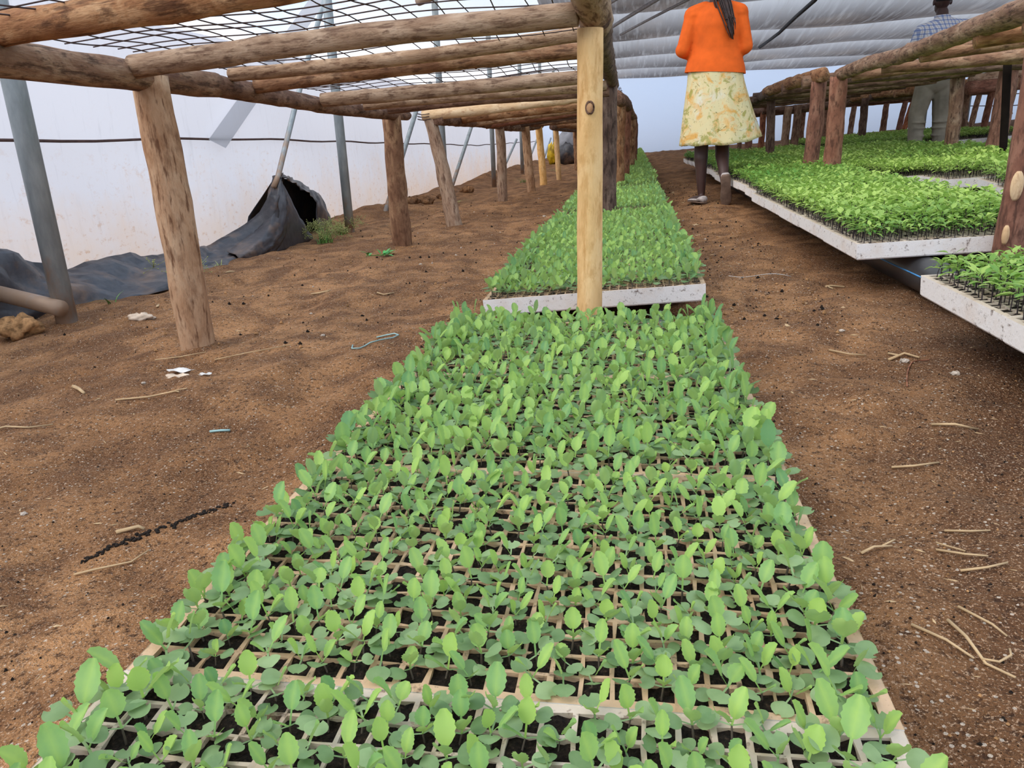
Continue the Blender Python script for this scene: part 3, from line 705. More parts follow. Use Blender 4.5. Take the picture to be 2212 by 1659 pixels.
# ------------------------------------------------------------ foam seedling trays
TW, TD, TH = 0.655, 0.446, 0.05
NXC, NYC = 24, 16
def tray_mesh(name, seed, top_mat):
    r = np.random.RandomState(seed)
    bx = 0.011; by = 0.008
    cw = (TW - 2 * bx) / NXC; cd = (TD - 2 * by) / NYC
    wx = 0.0042; wy = 0.0036
    gx = [0.0]
    for i in range(NXC): gx += [bx + i * cw + wx / 2, bx + (i + 1) * cw - wx / 2]
    gx.append(TW); gx = np.array(gx) - TW / 2
    gy = [0.0]
    for i in range(NYC): gy += [by + i * cd + wy / 2, by + (i + 1) * cd - wy / 2]
    gy.append(TD); gy = np.array(gy)
    n = len(gx); mI = len(gy)
    vs = []; fs = []; fm = []
    for j in range(mI):
        for i in range(n):
            e = i in (0, n - 1) or j in (0, mI - 1)
            jx, jy, jz = (0, 0, 0) if e else r.uniform(-1, 1, 3) * np.array((0.0012, 0.0011, 0.0012))
            vs.append((gx[i] + jx, gy[j] + jy, jz))
    deep = {}
    for j in range(mI - 1):
        for i in range(n - 1):
            q = (j * n + i, j * n + i + 1, (j + 1) * n + i + 1, (j + 1) * n + i)
            if i % 2 == 1 and j % 2 == 1:
                d = []
                for k in q:
                    x, y, z = vs[k]; d.append(len(vs)); vs.append((x, y, -0.014))
                for a in range(4):
                    b = (a + 1) % 4; fs.append((q[a], q[b], d[b], d[a])); fm.append(1)
            else: fs.append(q); fm.append(1)
    # sides and underside
    k0 = len(vs)
    cs = [(-TW / 2, 0), (TW / 2, 0), (TW / 2, TD), (-TW / 2, TD)]
    for z, ins in ((0.0005, 0.0), (-0.003, 0.0), (-TH + 0.004, 0.001), (-TH, 0.004)):
        for (x, y) in cs:
            vs.append((x - math.copysign(ins, x), y + (ins if y == 0 else -ins), z))
    for l in range(3):
        for a in range(4):
            b = (a + 1) % 4; fs.append((k0 + l * 4 + a, k0 + l * 4 + 4 + a, k0 + l * 4 + 4 + b, k0 + l * 4 + b)); fm.append(0)
    fs.append((k0 + 12, k0 + 13, k0 + 14, k0 + 15)); fm.append(0)
    me = bpy.data.meshes.new(name)
    me.from_pydata(vs, [], fs)
    me.materials.append(M['foam']); me.materials.append(top_mat)
    me.polygons.foreach_set('material_index', np.array(fm, dtype=np.int32))
    me.update()
    return me
TRAY = [tray_mesh('seedling_tray', 1, M['foam_top']), tray_mesh('seedling_tray', 2, M['foam_top']), tray_mesh('seedling_tray', 3, M['foam_top_white'])]
def soil_mesh():
    r = np.random.RandomState(4); g = 66; gy = 46
    xs_ = np.linspace(-TW / 2 + 0.008, TW / 2 - 0.008, g); ys_ = np.linspace(0.006, TD - 0.006, gy)
    vs = [(x, y, -0.0042 + r.uniform(-0.0024, 0.0042)) for y in ys_ for x in xs_]
    fs = [(j * g + i, j * g + i + 1, (j + 1) * g + i + 1, (j + 1) * g + i) for j in range(gy - 1) for i in range(g - 1)]
    me = bpy.data.meshes.new('potting_soil'); me.from_pydata(vs, [], fs); me.materials.append(M['potting']); me.update(); return me
SOIL = soil_mesh()
TRAYS = []
def tray(x, y, z, tilt, yaw, label, var, group):
    o = bpy.data.objects.new('seedling_tray', TRAY[var]); C.objects.link(o)
    o.location = (x, y, z); o.rotation_euler = (0, -tilt, yaw)
    tag(o, label, 'seedling tray', group)
    s = bpy.data.objects.new('potting_soil', SOIL); C.objects.link(s); s.parent = o
    mw = Matrix.Translation((x, y, z)) @ Euler((0, -tilt, yaw)).to_matrix().to_4x4()
    return mw
G1 = 'foam trays in the long central row'
CEN = []       # (matrix, y)
XC = -0.12
k = 0
def central(y, z, tilt, var=0):
    global k
    o = nth[k] if k < len(nth) else nth[-1]
    lab = 'foam tray of cabbage seedlings, %s from the camera in the long central row' % o
    if k == 0: lab = 'foam tray of cabbage seedlings nearest the camera, partly below the picture'
    if k == 4: lab = 'white fronted foam tray of cabbage seedlings just behind the pale post'
    CEN.append((tray(XC + random.uniform(-.004, .004), y, z, tilt, 0.0, lab, var, G1), y, z)); k += 1
random.seed(5)
for i in range(4): central(0.056 + i * (TD + 0.001), 0.11, 0.0, 2 if i == 0 else i % 2)
central(2.2, 0.1145, 0.068, 0)
for i in range(1, 5): central(2.2 + i * (TD + 0.004), 0.1145, 0.064, i % 2)
y = 4.70
run = 0
while y < 21.2 and k < len(nth):
    central(y, 0.115, 0.05, k % 2)
    y += TD + 0.004; run += 1
    if run % 4 == 0: y += 0.14
G2 = 'foam trays in the right-hand tomato beds'
TOM = []
def right(x, y, yaw, label, z0=0.165, var=2):
    TOM.append((tray(x, y, S * x + z0, S, yaw, label, var, G2), y, x))
XA = 0.69 + TW / 2
right(XA, 1.058, 0, 'white foam tray at the right edge of the picture, nearest the camera')
right(XA + 0.002, 1.502, 0, 'muddy white foam tray over the black pipe, in front of the reddish post')
for i in range(5):
    right(XA + 0.004 * (i % 2), 2.50 + i * (TD + 0.002), 0, 'foam tray of tomato seedlings with its long white front face above the black pipe' if i == 0 else '%s foam tray behind the long white front face, along the aisle edge' % nth[i - 1])
for i in range(15):
    right(XA + 0.03 + 0.02 * math.sin(i * 1.3), 4.80 + i * (TD + 0.003), 0, '%s foam tray along the aisle edge, counted from the step in the white edge' % nth[i])
for i in range(4):
    right(1.43 + TW / 2 + 0.11 * i, 2.75 + i * (TD + 0.002), -0.2, 'foam tray set at a slant behind the near right post, %s from the front' % nth[i])
for i in range(13):
    right(1.40 + TW / 2 + (0.30, 0.12)[i] * 1.0 if i < 2 else 1.40 + TW / 2, 4.60 + i * (TD + 0.003), 0, '%s foam tray in the second column of the tomato bed' % nth[i])
for i in range(10):
    right(2.12 + TW / 2, 4.6 + i * (TD + 0.003), 0, '%s foam tray in the third column of the tomato bed, toward the right' % nth[i])
for i in range(5):
    right(2.85 + TW / 2, 4.8 + i * (TD + 0.003), 0, '%s foam tray in the fourth column of the tomato bed, at the right edge' % nth[i])
for j in range(3):
    for i in range(8):
        right(2.45 + j * (TW + 0.02) + TW / 2, 9.7 + i * (TD + 0.003), 0, '%s foam tray back in the bed behind the man, %s column' % (nth[i], nth[j]), 0.17)

# ------------------------------------------------------------ seedlings
def leaf(L, W, rows, cols, cup, curl, serr, kind, petiole):
    """leaf along +Y, face up +Z; petiole strip first"""
    vs = []; fs = []
    for i in range(rows + 1):
        t = i / rows
        if kind == 'cot':
            w = max(0.10, math.sin(PI * min(1, t * 0.93 + 0.045)) ** 0.55) * W / 2
        elif kind == 'true':
            w = max(0.07, math.sin(PI * min(1, (t * 0.91 + 0.035) ** 0.95)) ** 0.62) * W / 2 * (1 + serr * (1 if i % 2 else -1) * (0.2 < t < 0.99))
        else:
            w = max(0.03, math.sin(PI * min(1, (t * 0.97 + 0.02) ** 0.8)) ** 1.0) * W / 2
        for j in range(cols + 1):
            s = 2 * j / cols - 1
            yy = petiole + t * L
            if kind == 'cot': yy -= (1 - s * s) * 0.20 * L * max(0, t - 0.55) / 0.45
            if kind == 'true': yy += 0.02 * L * serr * 8 * (1 - abs(s)) * (t > 0.99)
            z = cup * w * s * s - curl * L * t * t + (0.03 * L * math.sin(5 * t + 3 * s) if kind != 'tom' else 0)
            vs.append((s * w, yy, z))
    n = cols + 1
    for i in range(rows):
        for j in range(cols):
            a = i * n + j; fs.append((a, a + 1, a + n + 1, a + n))
    # thin petiole
    if petiole > 0:
        b = len(vs); pw = 0.0009
        vs += [(-pw, 0, 0.0), (pw, 0, 0.0), (pw, petiole * 1.08, 0.0), (-pw, petiole * 1.08, 0.0)]
        fs.append((b, b + 1, b + 2, b + 3))
    return np.array(vs), np.array(fs)
def place(vs, az, el, origin, roll=0.0):
    m = Matrix.Rotation(az, 4, 'Z') @ Matrix.Rotation(el, 4, 'X') @ Matrix.Rotation(roll, 4, 'Y')
    A = np.array(m.to_3x3()); return vs @ A.T + np.array(origin)
def stem_geo(h, r, lean, n=4):
    ring = [(math.cos(2 * PI * i / n), math.sin(2 * PI * i / n)) for i in range(n)]
    vs = []
    for t in (0, 0.5, 1.0):
        for cx, cy in ring: vs.append((cx * r * (1.1 - 0.3 * t) + lean[0] * t * t, cy * r * (1.1 - 0.3 * t) + lean[1] * t * t, -0.006 + (h + 0.006) * t))
    fs = []
    for l in range(2):
        for i in range(n):
            fs.append((l * n + i, l * n + (i + 1) % n, (l + 1) * n + (i + 1) % n, (l + 1) * n + i))
    return np.array(vs), np.array(fs)
def cabbage_variant(seed, hi):
    r = np.random.RandomState(seed)
    parts = []
    h = r.uniform(0.014, 0.022); lean = r.uniform(-0.004, 0.004, 2)
    parts.append(('stem', *stem_geo(h, 0.0011, lean), 0.5))
    top = (lean[0], lean[1], h)
    az = r.uniform(0, 2 * PI)
    rw, cl = (6, 4) if hi else (4, 2)
    for q in range(2):
        v, f = leaf(r.uniform(0.0135, 0.0175), r.uniform(0.0185, 0.0245), rw, cl, r.uniform(-0.1, 0.25), r.uniform(0.0, 0.35), 0, 'cot', r.uniform(0.006, 0.010))
        parts.append(('cotyledon', place(v, az + q * PI + r.uniform(-0.35, 0.35), r.uniform(-0.05, 0.55), top), f, r.uniform(0.1, 0.7)))
    azt = az + PI / 2 + r.uniform(-0.5, 0.5)
    rw, cl = (11, 4) if hi else (6, 2)
    v, f = leaf(r.uniform(0.019, 0.0265), r.uniform(0.0135, 0.0175), rw, cl, r.uniform(0.1, 0.5), r.uniform(-0.05, 0.16), 0.07, 'true', r.uniform(0.008, 0.014))
    parts.append(('true_leaf', place(v, azt, r.uniform(0.85, 1.4), top), f, r.uniform(0.35, 1.0)))
    if r.rand() < 0.8:
        v, f = leaf(r.uniform(0.015, 0.025), r.uniform(0.011, 0.0165), rw, cl, r.uniform(0.1, 0.5), r.uniform(-0.05, 0.2), 0.07, 'true', r.uniform(0.004, 0.008))
        parts.append(('true_leaf', place(v, azt + PI + r.uniform(-0.7, 0.7), r.uniform(0.7, 1.3), top), f, r.uniform(0.2, 0.9)))
    return parts
def tomato_variant(seed):
    r = np.random.RandomState(seed)
    h = r.uniform(0.042, 0.056); lean = r.uniform(-0.008, 0.008, 2)
    parts = [('stem', *stem_geo(h, 0.0013, lean, 3), 0.5)]
    az = r.uniform(0, 2 * PI)
    nl = r.randint(5, 8)
    for q in range(nl):
        t = q / nl; hz = h * (0.68 + 0.36 * t)
        v, f = leaf(r.uniform(0.018, 0.027), r.uniform(0.009, 0.014), 4, 2, r.uniform(0.1, 0.5), r.uniform(0.1, 0.5), 0, 'tom', r.uniform(0.005, 0.011))
        parts.append(('leaf', place(v, az + q * 2.4 + r.uniform(-0.4, 0.4), r.uniform(-0.15, 0.6) + 0.45 * t, (lean[0] * t, lean[1] * t, hz)), f, np.clip(0.2 + 0.5 * t + r.uniform(-0.2, 0.25), 0, 1)))
    return parts
MATI = {'stem': 0, 'cotyledon': 1, 'true_leaf': 2, 'leaf': 1}
def tints(nm, v, tint):
    a = np.full(len(v), float(tint))
    if nm == 'true_leaf':                       # pale midrib
        n = 5 if (len(v) - 4) % 5 == 0 and len(v) > 40 else 3
        a[np.arange(n // 2, len(v) - 4, n)] += 0.3
    return a
def proto_meshes(parts, mats):
    out = []
    for nm, v, f, tint in parts:
        me = bpy.data.meshes.new(nm); me.from_pydata(v.tolist(), [], f.tolist())
        me.materials.append(mats[MATI[nm]])
        at = me.attributes.new('tint', 'FLOAT', 'POINT'); at.data.foreach_set('value', tints(nm, v, tint).astype(np.float32))
        me.polygons.foreach_set('use_smooth', np.ones(len(f), dtype=bool)); me.update()
        out.append((nm, me))
    return out
def merged(parts):
    vs = []; fs = []; ti = []; fm = []; b = 0
    for nm, v, f, tint in parts:
        vs.append(v); fs.append(f + b); ti.append(tints(nm, v, tint)); fm.append(np.full(len(f), MATI[nm])); b += len(v)
    return np.concatenate(vs), np.concatenate(fs), np.concatenate(ti), np.concatenate(fm)
class Stuff:
    def __init__(self, variants): self.var = [merged(p) for p in variants]; self.V = []; self.F = []; self.T = []; self.Mx = []; self.n = 0
    def add(self, i, pos, az, sc, dt):
        v, f, t, fm = self.var[i]; ca, sa = math.cos(az), math.sin(az)
        w = np.empty_like(v)
        w[:, 0] = (v[:, 0] * ca - v[:, 1] * sa) * sc + pos[0]; w[:, 1] = (v[:, 0] * sa + v[:, 1] * ca) * sc + pos[1]; w[:, 2] = v[:, 2] * sc + pos[2]
        self.V.append(w); self.F.append(f + self.n); self.T.append(np.clip(t + dt, 0, 1)); self.Mx.append(fm); self.n += len(v)
    def build(self, name, mats):
        return np_mesh(name, np.concatenate(self.V), np.concatenate(self.F), None, None, True, np.concatenate(self.T), mats, np.concatenate(self.Mx))
prs = np.random.RandomState(11)
CAB_M = [M['stem'], M['cotyledon'], M['true_leaf']]
cab_hi = [cabbage_variant(100 + i, True) for i in range(14)]
cab_proto = [proto_meshes(p, CAB_M) for p in cab_hi]
cab_stuff = Stuff([cabbage_variant(200 + i, True) for i in range(12)])
cab_far = [cabbage_variant(300 + i, False) for i in range(10)]
nhi = 12
cab_stuff.var += [merged(p) for p in cab_far]
cwx = (TW - 0.022) / NXC; cdy = (TD - 0.016) / NYC
count = 0
CABLAB = 'young cabbage seedling in the front rows of the nearest foam trays'
def individual(proto, name, pos, az, sc, label, cat, group, parts=True):
    nm, me = proto[0]
    o = bpy.data.objects.new(name, me); C.objects.link(o)
    o.location = pos; o.rotation_euler = (0, 0, az); o.scale = (sc, sc, sc)
    tag(o, label, cat, group)
    for pn, pm in proto[1:]:
        c = bpy.data.objects.new(pn, pm); C.objects.link(c); c.parent = o
    return o
for mw, ty, tz in CEN:
    far = ty > 6.5
    for j in range(NYC):
        for i in range(NXC):
            if far and (i + j) % 2: continue
            if prs.rand() < 0.045: continue
            lx = -TW / 2 + 0.011 + (i + 0.5) * cwx + prs.uniform(-0.004, 0.004); ly = 0.008 + (j + 0.5) * cdy + prs.uniform(-0.004, 0.004)
            p = mw @ Vector((lx, ly, -0.008))
            edge = (i < 2 or i > NXC - 3)
            sc = prs.uniform(0.74, 1.06) * (1.25 if edge else 1.0)
            # plants farther from the aisle edge of each tray vary in vigour
            if p.y > 0.95: sc *= 1.14
            az = prs.uniform(0, 2 * PI)
            if 0.395 < p.y < 0.74 and count < 300 and ty < 0.9:
                individual(cab_proto[prs.randint(len(cab_proto))], 'cabbage_seedling', p, az, sc, CABLAB, 'seedling', 'cabbage seedlings in the front rows'); count += 1
            elif far: cab_stuff.add(nhi + prs.randint(10), p, az, sc * 1.4, prs.uniform(-0.45, 0.12))
            else: cab_stuff.add(prs.randint(nhi), p, az, sc, prs.uniform(-0.4, 0.18) - (0.2 if edge else 0))
o = cab_stuff.build('cabbage_seedlings', CAB_M)
tag(o, 'carpet of cabbage seedlings filling the long central row of trays', 'seedlings', None, 'stuff')

TOM_M = [M['dark_stem'], M['tomato']]
tom_vars = [tomato_variant(400 + i) for i in range(12)]
tom_proto = [proto_meshes(p, TOM_M) for p in tom_vars]
tom_stuff = Stuff(tom_vars)
tcount = 0
for ti, (mw, ty, tx) in enumerate(TOM):
    far = ty > 5.6 or tx > 2
    for j in range(NYC):
        for i in range(NXC):
            if far and (i + j) % 2: continue
            if prs.rand() < 0.05: continue
            lx = -TW / 2 + 0.011 + (i + 0.5) * cwx + prs.uniform(-0.004, 0.004); ly = 0.008 + (j + 0.5) * cdy + prs.uniform(-0.004, 0.004)
            p = mw @ Vector((lx, ly, -0.008))
            az = prs.uniform(0, 2 * PI); sc = prs.uniform(0.85, 1.2)
            dt = 0.32 * math.sin(p.x * 2.3 + 1.1 * math.sin(p.y * 1.7)) * math.sin(p.y * 2.1 + 0.4) + prs.uniform(-0.2, 0.2)
            if tx > 1.3: dt += 0.06
            if p.y > 4.6 and tx < 1.6: dt -= 0.3
            if (ti == 1 and p.x < 1.08) or (ti == 2 and p.y < 2.66):
                if tcount < 300:
                    pr = tom_proto[prs.randint(12)]
                    lab = 'tomato seedling in the muddy white tray at the right edge of the picture' if ti == 1 else 'tomato seedling in the front rows behind the long white tray face'
                    individual(pr, 'tomato_seedling', p, az, sc, lab, 'seedling', 'tomato seedlings in the near right tray' if ti == 1 else 'tomato seedlings above the white tray face')
                    tcount += 1; continue
            tom_stuff.add(prs.randint(12), p, az, sc * (1.45 if far else 1.25), dt)
o = tom_stuff.build('tomato_seedlings', TOM_M)
tag(o, 'dense green carpet of tomato seedlings filling the right-hand trays', 'seedlings', None, 'stuff')

# ------------------------------------------------------------ pipes carrying the trays
def striped_pipe(x, y0, y1, r, label, stripe=True):
    root = empty('irrigation_pipe', (x, y0, gz(x)))
    tag(root, label, 'pipe')
    m = MB(); n = max(4, int((y1 - y0) / 0.5))
    m.tube([(0, (y1 - y0) * i / n, r + 0.003 * math.sin(i * 2.1)) for i in range(n + 1)], r, 20)
    m.build('pipe_body', M['hdpe'], root)
    if stripe:
        a = math.radians(168)
        m = MB(); m.tube([((r + 0.0005) * math.cos(a), (y1 - y0) * i / n, r + 0.003 * math.sin(i * 2.1) + (r + 0.0005) * math.sin(a)) for i in range(n + 1)], 0.0024, 6)
        m.build('blue_stripe', M['blue'], root)
    return root
striped_pipe(0.905, 0.3, 9.0, 0.055, 'thick black irrigation pipe with a blue stripe, under the right-hand trays')
striped_pipe(1.30, 0.3, 9.0, 0.055, 'plain black pipe under the right-hand trays, farther from the aisle', False)
striped_pipe(1.78, 2.4, 9.0, 0.055, 'black pipe under the second column of tomato trays', False)
striped_pipe(-0.33, -0.2, 14.0, 0.036, 'black pipe under the left side of the central tray row', False)
striped_pipe(0.08, -0.2, 14.0, 0.028, 'black pipe under the right side of the central tray row', False)
# ------------------------------------------------------------ black plastic sheet along the wall
def cat_line(pts, n):
    pts = [Vector(p) for p in pts]; out = []
    d = [0]
    for a, b in zip(pts, pts[1:]): d.append(d[-1] + (b - a).length)
    for i in range(n):
        s = d[-1] * i / (n - 1); k = 0
        while k < len(pts) - 2 and d[k + 1] < s: k += 1
        t = (s - d[k]) / max(1e-6, d[k + 1] - d[k])
        p0 = pts[max(0, k - 1)]; p1 = pts[k]; p2 = pts[k + 1]; p3 = pts[min(len(pts) - 1, k + 2)]
        out.append(0.5 * ((2 * p1) + (p2 - p0) * t + (2 * p0 - 5 * p1 + 4 * p2 - p3) * t * t + (3 * p1 - p0 - 3 * p2 + p3) * t ** 3))
    return out
def skin_sheet(m, lines, n, wr, seed):
    rows = [cat_line(l, n) for l in lines]
    r = random.Random(seed); ph = [r.uniform(0, 6) for _ in range(6)]
    fine = []
    K = 5
    for a in range(len(rows) - 1):
        for k in range(K if a < len(rows) - 2 else K + 1):
            t = k / K
            row = []
            for i in range(n):
                p = rows[a][i].lerp(rows[a + 1][i], t); u = i / n * 20
                w = wr * (math.sin(u * 1.7 + 4 * (a + t) + ph[0]) + 0.7 * math.sin(u * 3.9 - 5 * (a + t) + ph[1]) + 0.5 * math.sin(u * 7 + 9 * (a + t) + ph[2]))
                row.append(p + Vector((w, 0.3 * w, 0.8 * w)))
            fine.append(row)
    m.loft(fine, False, False)
troot = empty('plastic_sheet', (-2.6, 4.2, -0.13))
tag(troot, 'black plastic sheet along the foot of the white wall, bunched up on a brace', 'plastic sheet')
tb = Vector(troot.location)
def tpart(name, lines, n, wr, seed):
    m = MB(); skin_sheet(m, lines, n, wr, seed)
    m.v = [tuple(Vector(v) - tb) for v in m.v]
    o = m.build(name, M['tarp'], troot)
    sm = o.modifiers.new('thickness', 'SOLIDIFY'); sm.thickness = 0.003
    return o
top = [(-2.88, 1.6, 0.32), (-2.82, 2.5, 0.28), (-2.76, 2.95, 0.17), (-2.76, 3.15, 0.075), (-2.76, 3.3, 0.035), (-2.76, 3.7, 0.03), (-2.74, 4.2, -0.02), (-2.72, 4.5, -0.03), (-2.68, 4.75, 0.02), (-2.56, 4.95, 0.12), (-2.42, 4.97, 0.30)]
mid = [(-2.70, 1.6, 0.03), (-2.68, 2.5, 0.05), (-2.66, 2.95, 0.02), (-2.62, 3.15, -0.03), (-2.58, 3.4, -0.055), (-2.56, 3.7, -0.06), (-2.55, 4.1, -0.085), (-2.56, 4.5, -0.085), (-2.55, 4.75, -0.05), (-2.46, 4.9, 0.03), (-2.40, 4.97, 0.24)]
bot = [(-2.72, 1.6, -0.13), (-2.70, 2.5, -0.135), (-2.64, 2.95, -0.135), (-2.58, 3.1, -0.13), (-2.42, 3.3, -0.122), (-2.33, 3.6, -0.118), (-2.36, 4.05, -0.118), (-2.44, 4.45, -0.122), (-2.47, 4.75, -0.12), (-2.44, 4.92, -0.05), (-2.385, 4.97, 0.18)]
tpart('flat_sheet', [top, mid, bot], 70, 0.012, 1)
apex = Vector((-2.46, 5.16, 0.375))
# folded flap hanging from the brace and sweeping forward along the ground
tpart('front_flap', [[(-2.50, 5.16, 0.375), (-2.52, 5.06, 0.222), (-2.54, 4.99, 0.12), (-2.55, 4.85, 0.02), (-2.56, 4.5, -0.06)],
                     [(-2.45, 5.15, 0.377), (-2.42, 5.03, 0.222), (-2.42, 4.91, 0.10), (-2.42, 4.76, 0.0), (-2.43, 4.42, -0.09)],
                     [(-2.43, 5.13, 0.36), (-2.38, 5.07, 0.22), (-2.37, 5.00, 0.095), (-2.38, 4.86, -0.03), (-2.41, 4.58, -0.13)],
                     [(-2.45, 5.17, 0.345), (-2.40, 5.12, 0.20), (-2.39, 5.08, 0.07), (-2.40, 5.0, -0.05), (-2.42, 4.86, -0.13)]], 22, 0.005, 2)
# inner fold right of it, its slanting edge framing the hollow
tpart('inner_fold', [[(-2.44, 5.15, 0.35), (-2.42, 5.09, 0.18), (-2.41, 5.03, 0.04), (-2.42, 4.9, -0.13)],
                     [(-2.45, 5.17, 0.345), (-2.43, 5.2, 0.20), (-2.42, 5.2, 0.05), (-2.42, 5.2, -0.128)],
                     [(-2.46, 5.185, 0.344), (-2.45, 5.285, 0.225), (-2.445, 5.365, 0.105), (-2.44, 5.6, -0.13)]], 18, 0.004, 5)
# hood arching over from the brace to the ground on the right
A_ = [(-2.48, 5.18, 0.385), (-2.60, 5.55, 0.345), (-2.66, 5.89, 0.298), (-2.66, 6.097, 0.227), (-2.66, 6.338, 0.146), (-2.66, 6.452, 0.038), (-2.66, 6.503, -0.06), (-2.66, 6.52, -0.15)]
B_ = [(-2.46, 5.2, 0.365), (-2.49, 5.33, 0.345), (-2.50, 5.528, 0.287), (-2.50, 5.68, 0.225), (-2.50, 5.84, 0.154), (-2.50, 5.83, 0.03), (-2.50, 5.83, -0.06), (-2.50, 5.88, -0.14)]
AB = [tuple(0.5 * (Vector(p) + Vector(q)) + Vector((0.015, 0.0, 0.012))) for p, q in zip(A_, B_)]
tpart('arched_fold', [A_, AB, B_], 26, 0.006, 4)
G_ = [(-2.72, 4.9, -0.15), (-2.74, 5.1, -0.15), (-2.76, 5.4, -0.15), (-2.76, 5.7, -0.15), (-2.76, 5.95, -0.15), (-2.75, 6.2, -0.15), (-2.73, 6.4, -0.15), (-2.70, 6.5, -0.15)]
AG = [tuple(0.5 * (Vector(p) + Vector(q)) + Vector((-0.05, 0, 0))) for p, q in zip(A_, G_)]
tpart('back_fold', [A_, AG, G_], 24, 0.006, 3)

# far heap of black and grey plastic with a yellow sack
h = empty('plastic_heap', (-1.75, 20.2, -0.09)); tag(h, 'far heap of black and grey plastic sheets beside the end of the log tables', 'heap')
def blob(name, c, r, mat, parent, seed, amp=0.16):
    rr = random.Random(seed); ph = [rr.uniform(0, 6) for _ in range(5)]; m = MB(); rings = []
    for i in range(1, 14):
        th = PI * i / 14; ring = []
        for k in range(22):
            a = 2 * PI * k / 22
            q = 1 + amp * (math.sin(3 * a + ph[0] + 2 * th) + 0.7 * math.sin(5 * a - 4 * th + ph[1]) + 0.5 * math.sin(9 * a + 5 * th + ph[2])) * 0.6
            ring.append((c[0] + r[0] * q * math.sin(th) * math.cos(a), c[1] + r[1] * q * math.sin(th) * math.sin(a), c[2] - r[2] * q * math.cos(th)))
        rings.append(ring)
    m.loft(rings)
    if parent is not None:
        b = Vector(parent.location); m.v = [tuple(Vector(v) - b) for v in m.v]
    return m.build(name, mat, parent)
blob('black_sheet', (-1.68, 20.3, 0.12), (0.36, 0.4, 0.30), M['tarp'], h, 1)
blob('grey_sheet', (-1.66, 20.5, 0.38), (0.28, 0.3, 0.36), M['greysheet'], h, 2)
ys_ = blob('yellow_sack', (-2.06, 20.15, 0.16), (0.12, 0.16, 0.27), M['yellow'], None, 3, 0.2)
tag(ys_, 'yellow sack leaning on the far black heap', 'sack')

# ------------------------------------------------------------ things lying on the soil
def on(x, y, dz=0.0): return (x, y, gzz(x, y) + dz)
o = blob('soil_clod', on(-2.40, 2.58, 0.03), (0.075, 0.07, 0.045), M['clod'], None, 5, 0.3); tag(o, 'orange brown clod of earth left of the nearest steel pipe', 'clod')
o = blob('corn_husk', on(-1.92, 2.66, 0.012), (0.05, 0.025, 0.015), M['husk'], None, 6, 0.35); tag(o, 'pale dry husk between the nearest steel pipe and the thick post', 'husk')
def scrap(x, y, s, seed, label, mat='paper'):
    r = random.Random(seed); m = MB(); n = 7; z = gzz(x, y)
    rows = []
    for j in range(n):
        rows.append([(x + s * (i / (n - 1) - 0.5) * (1 + 0.3 * math.sin(j * 1.3 + seed)) + r.uniform(-.04, .04) * s, y + 0.55 * s * (j / (n - 1) - 0.5) + r.uniform(-.04, .04) * s, z + 0.004 + 0.12 * s * (0.5 + 0.5 * math.sin(i * 1.1 + j * 0.9 + seed))) for i in range(n)])
    m.loft(rows, False, False); o = m.build('paper_scrap', M[mat], None)
    sm = o.modifiers.new('thickness', 'SOLIDIFY'); sm.thickness = 0.0012
    return tag(o, label, 'scrap')
scrap(-1.16, 1.83, 0.03, 3, 'white paper scrap on the soil below the thick weathered post')
scrap(-1.235, 1.815, 0.055, 4, 'crumpled whitish scrap left of the small white paper scrap', 'husk')
scrap(-1.30, 1.93, 0.06, 6, 'chalky scrap at the foot of the thick weathered post', 'paper')
m = MB()
tw = [(-0.80, 2.02), (-0.79, 1.985), (-0.765, 1.98), (-0.755, 2.0), (-0.75, 2.03), (-0.73, 2.06), (-0.70, 2.09), (-0.692, 2.12), (-0.71, 2.135), (-0.74, 2.13), (-0.765, 2.13)]
m.tube([on(x, y, 0.004) for x, y in tw], 0.0022, 5)
tag(m.build('twine', M['twine'], None), 'loop of pale blue green twine on the soil beside the central trays', 'twine')
m = MB(); m.tube([on(-0.925, 1.44, 0.003), on(-0.90, 1.443, 0.004), on(-0.88, 1.446, 0.003)], 0.003, 5)
tag(m.build('twine', M['twine'], None), 'short straight bit of pale twine on the left soil', 'twine')
m = MB(); m.tube([on(0.56 + 0.012 * i, 1.62 + 0.02 * i - 0.003 * (i - 4) ** 2, 0.003) for i in range(9)], 0.0016, 5)
tag(m.build('root_thread', M['bark_red'], None), 'thin reddish thread on the soil below the right-hand tray', 'thread')
m = MB(); m.tube([on(0.36 + 0.028 * i, 2.92 + 0.012 * math.sin(i * 0.6), 0.003) for i in range(9)], 0.0012, 5)
tag(m.build('twine', M['paper'], None), 'thin white thread lying across the aisle', 'twine')
def stalk(pts, r, label, fork=None):
    m = MB(); m.tube([on(x, y, 0.003 + 0.004 * (i % 2)) for i, (x, y) in enumerate(pts)], [r * (1 - 0.5 * i / len(pts)) for i in range(len(pts))], 5)
    if fork: m.tube([on(x, y, 0.005) for x, y in fork], r * 0.6, 5)
    return tag(m.build('straw_stalk', M['straw'], None), label, 'straw', 'loose straw on the soil')
stalk([(0.345, 0.765), (0.352, 0.735), (0.358, 0.70), (0.372, 0.672)], 0.0022, 'bent straw stalk at the lower right, nearest the camera', [(0.356, 0.705), (0.37, 0.70), (0.385, 0.71), (0.388, 0.72)])
stalk([(0.305, 0.755), (0.33, 0.728), (0.35, 0.708)], 0.002, 'straight straw stalk left of the nearest bent one')
stalk([(0.365, 0.79), (0.385, 0.755), (0.395, 0.742)], 0.0018, 'straw stalk upper right of the nearest bent one')
stalk([(0.30, 0.925), (0.318, 0.935), (0.342, 0.94)], 0.0022, 'straw bit beside the right edge of the second tray', [(0.33, 0.94), (0.35, 0.955)])
stalk([(0.39, 0.925), (0.415, 0.905), (0.44, 0.90)], 0.002, 'straw bit on the right aisle above the three stalks', [(0.395, 0.94), (0.42, 0.915)])
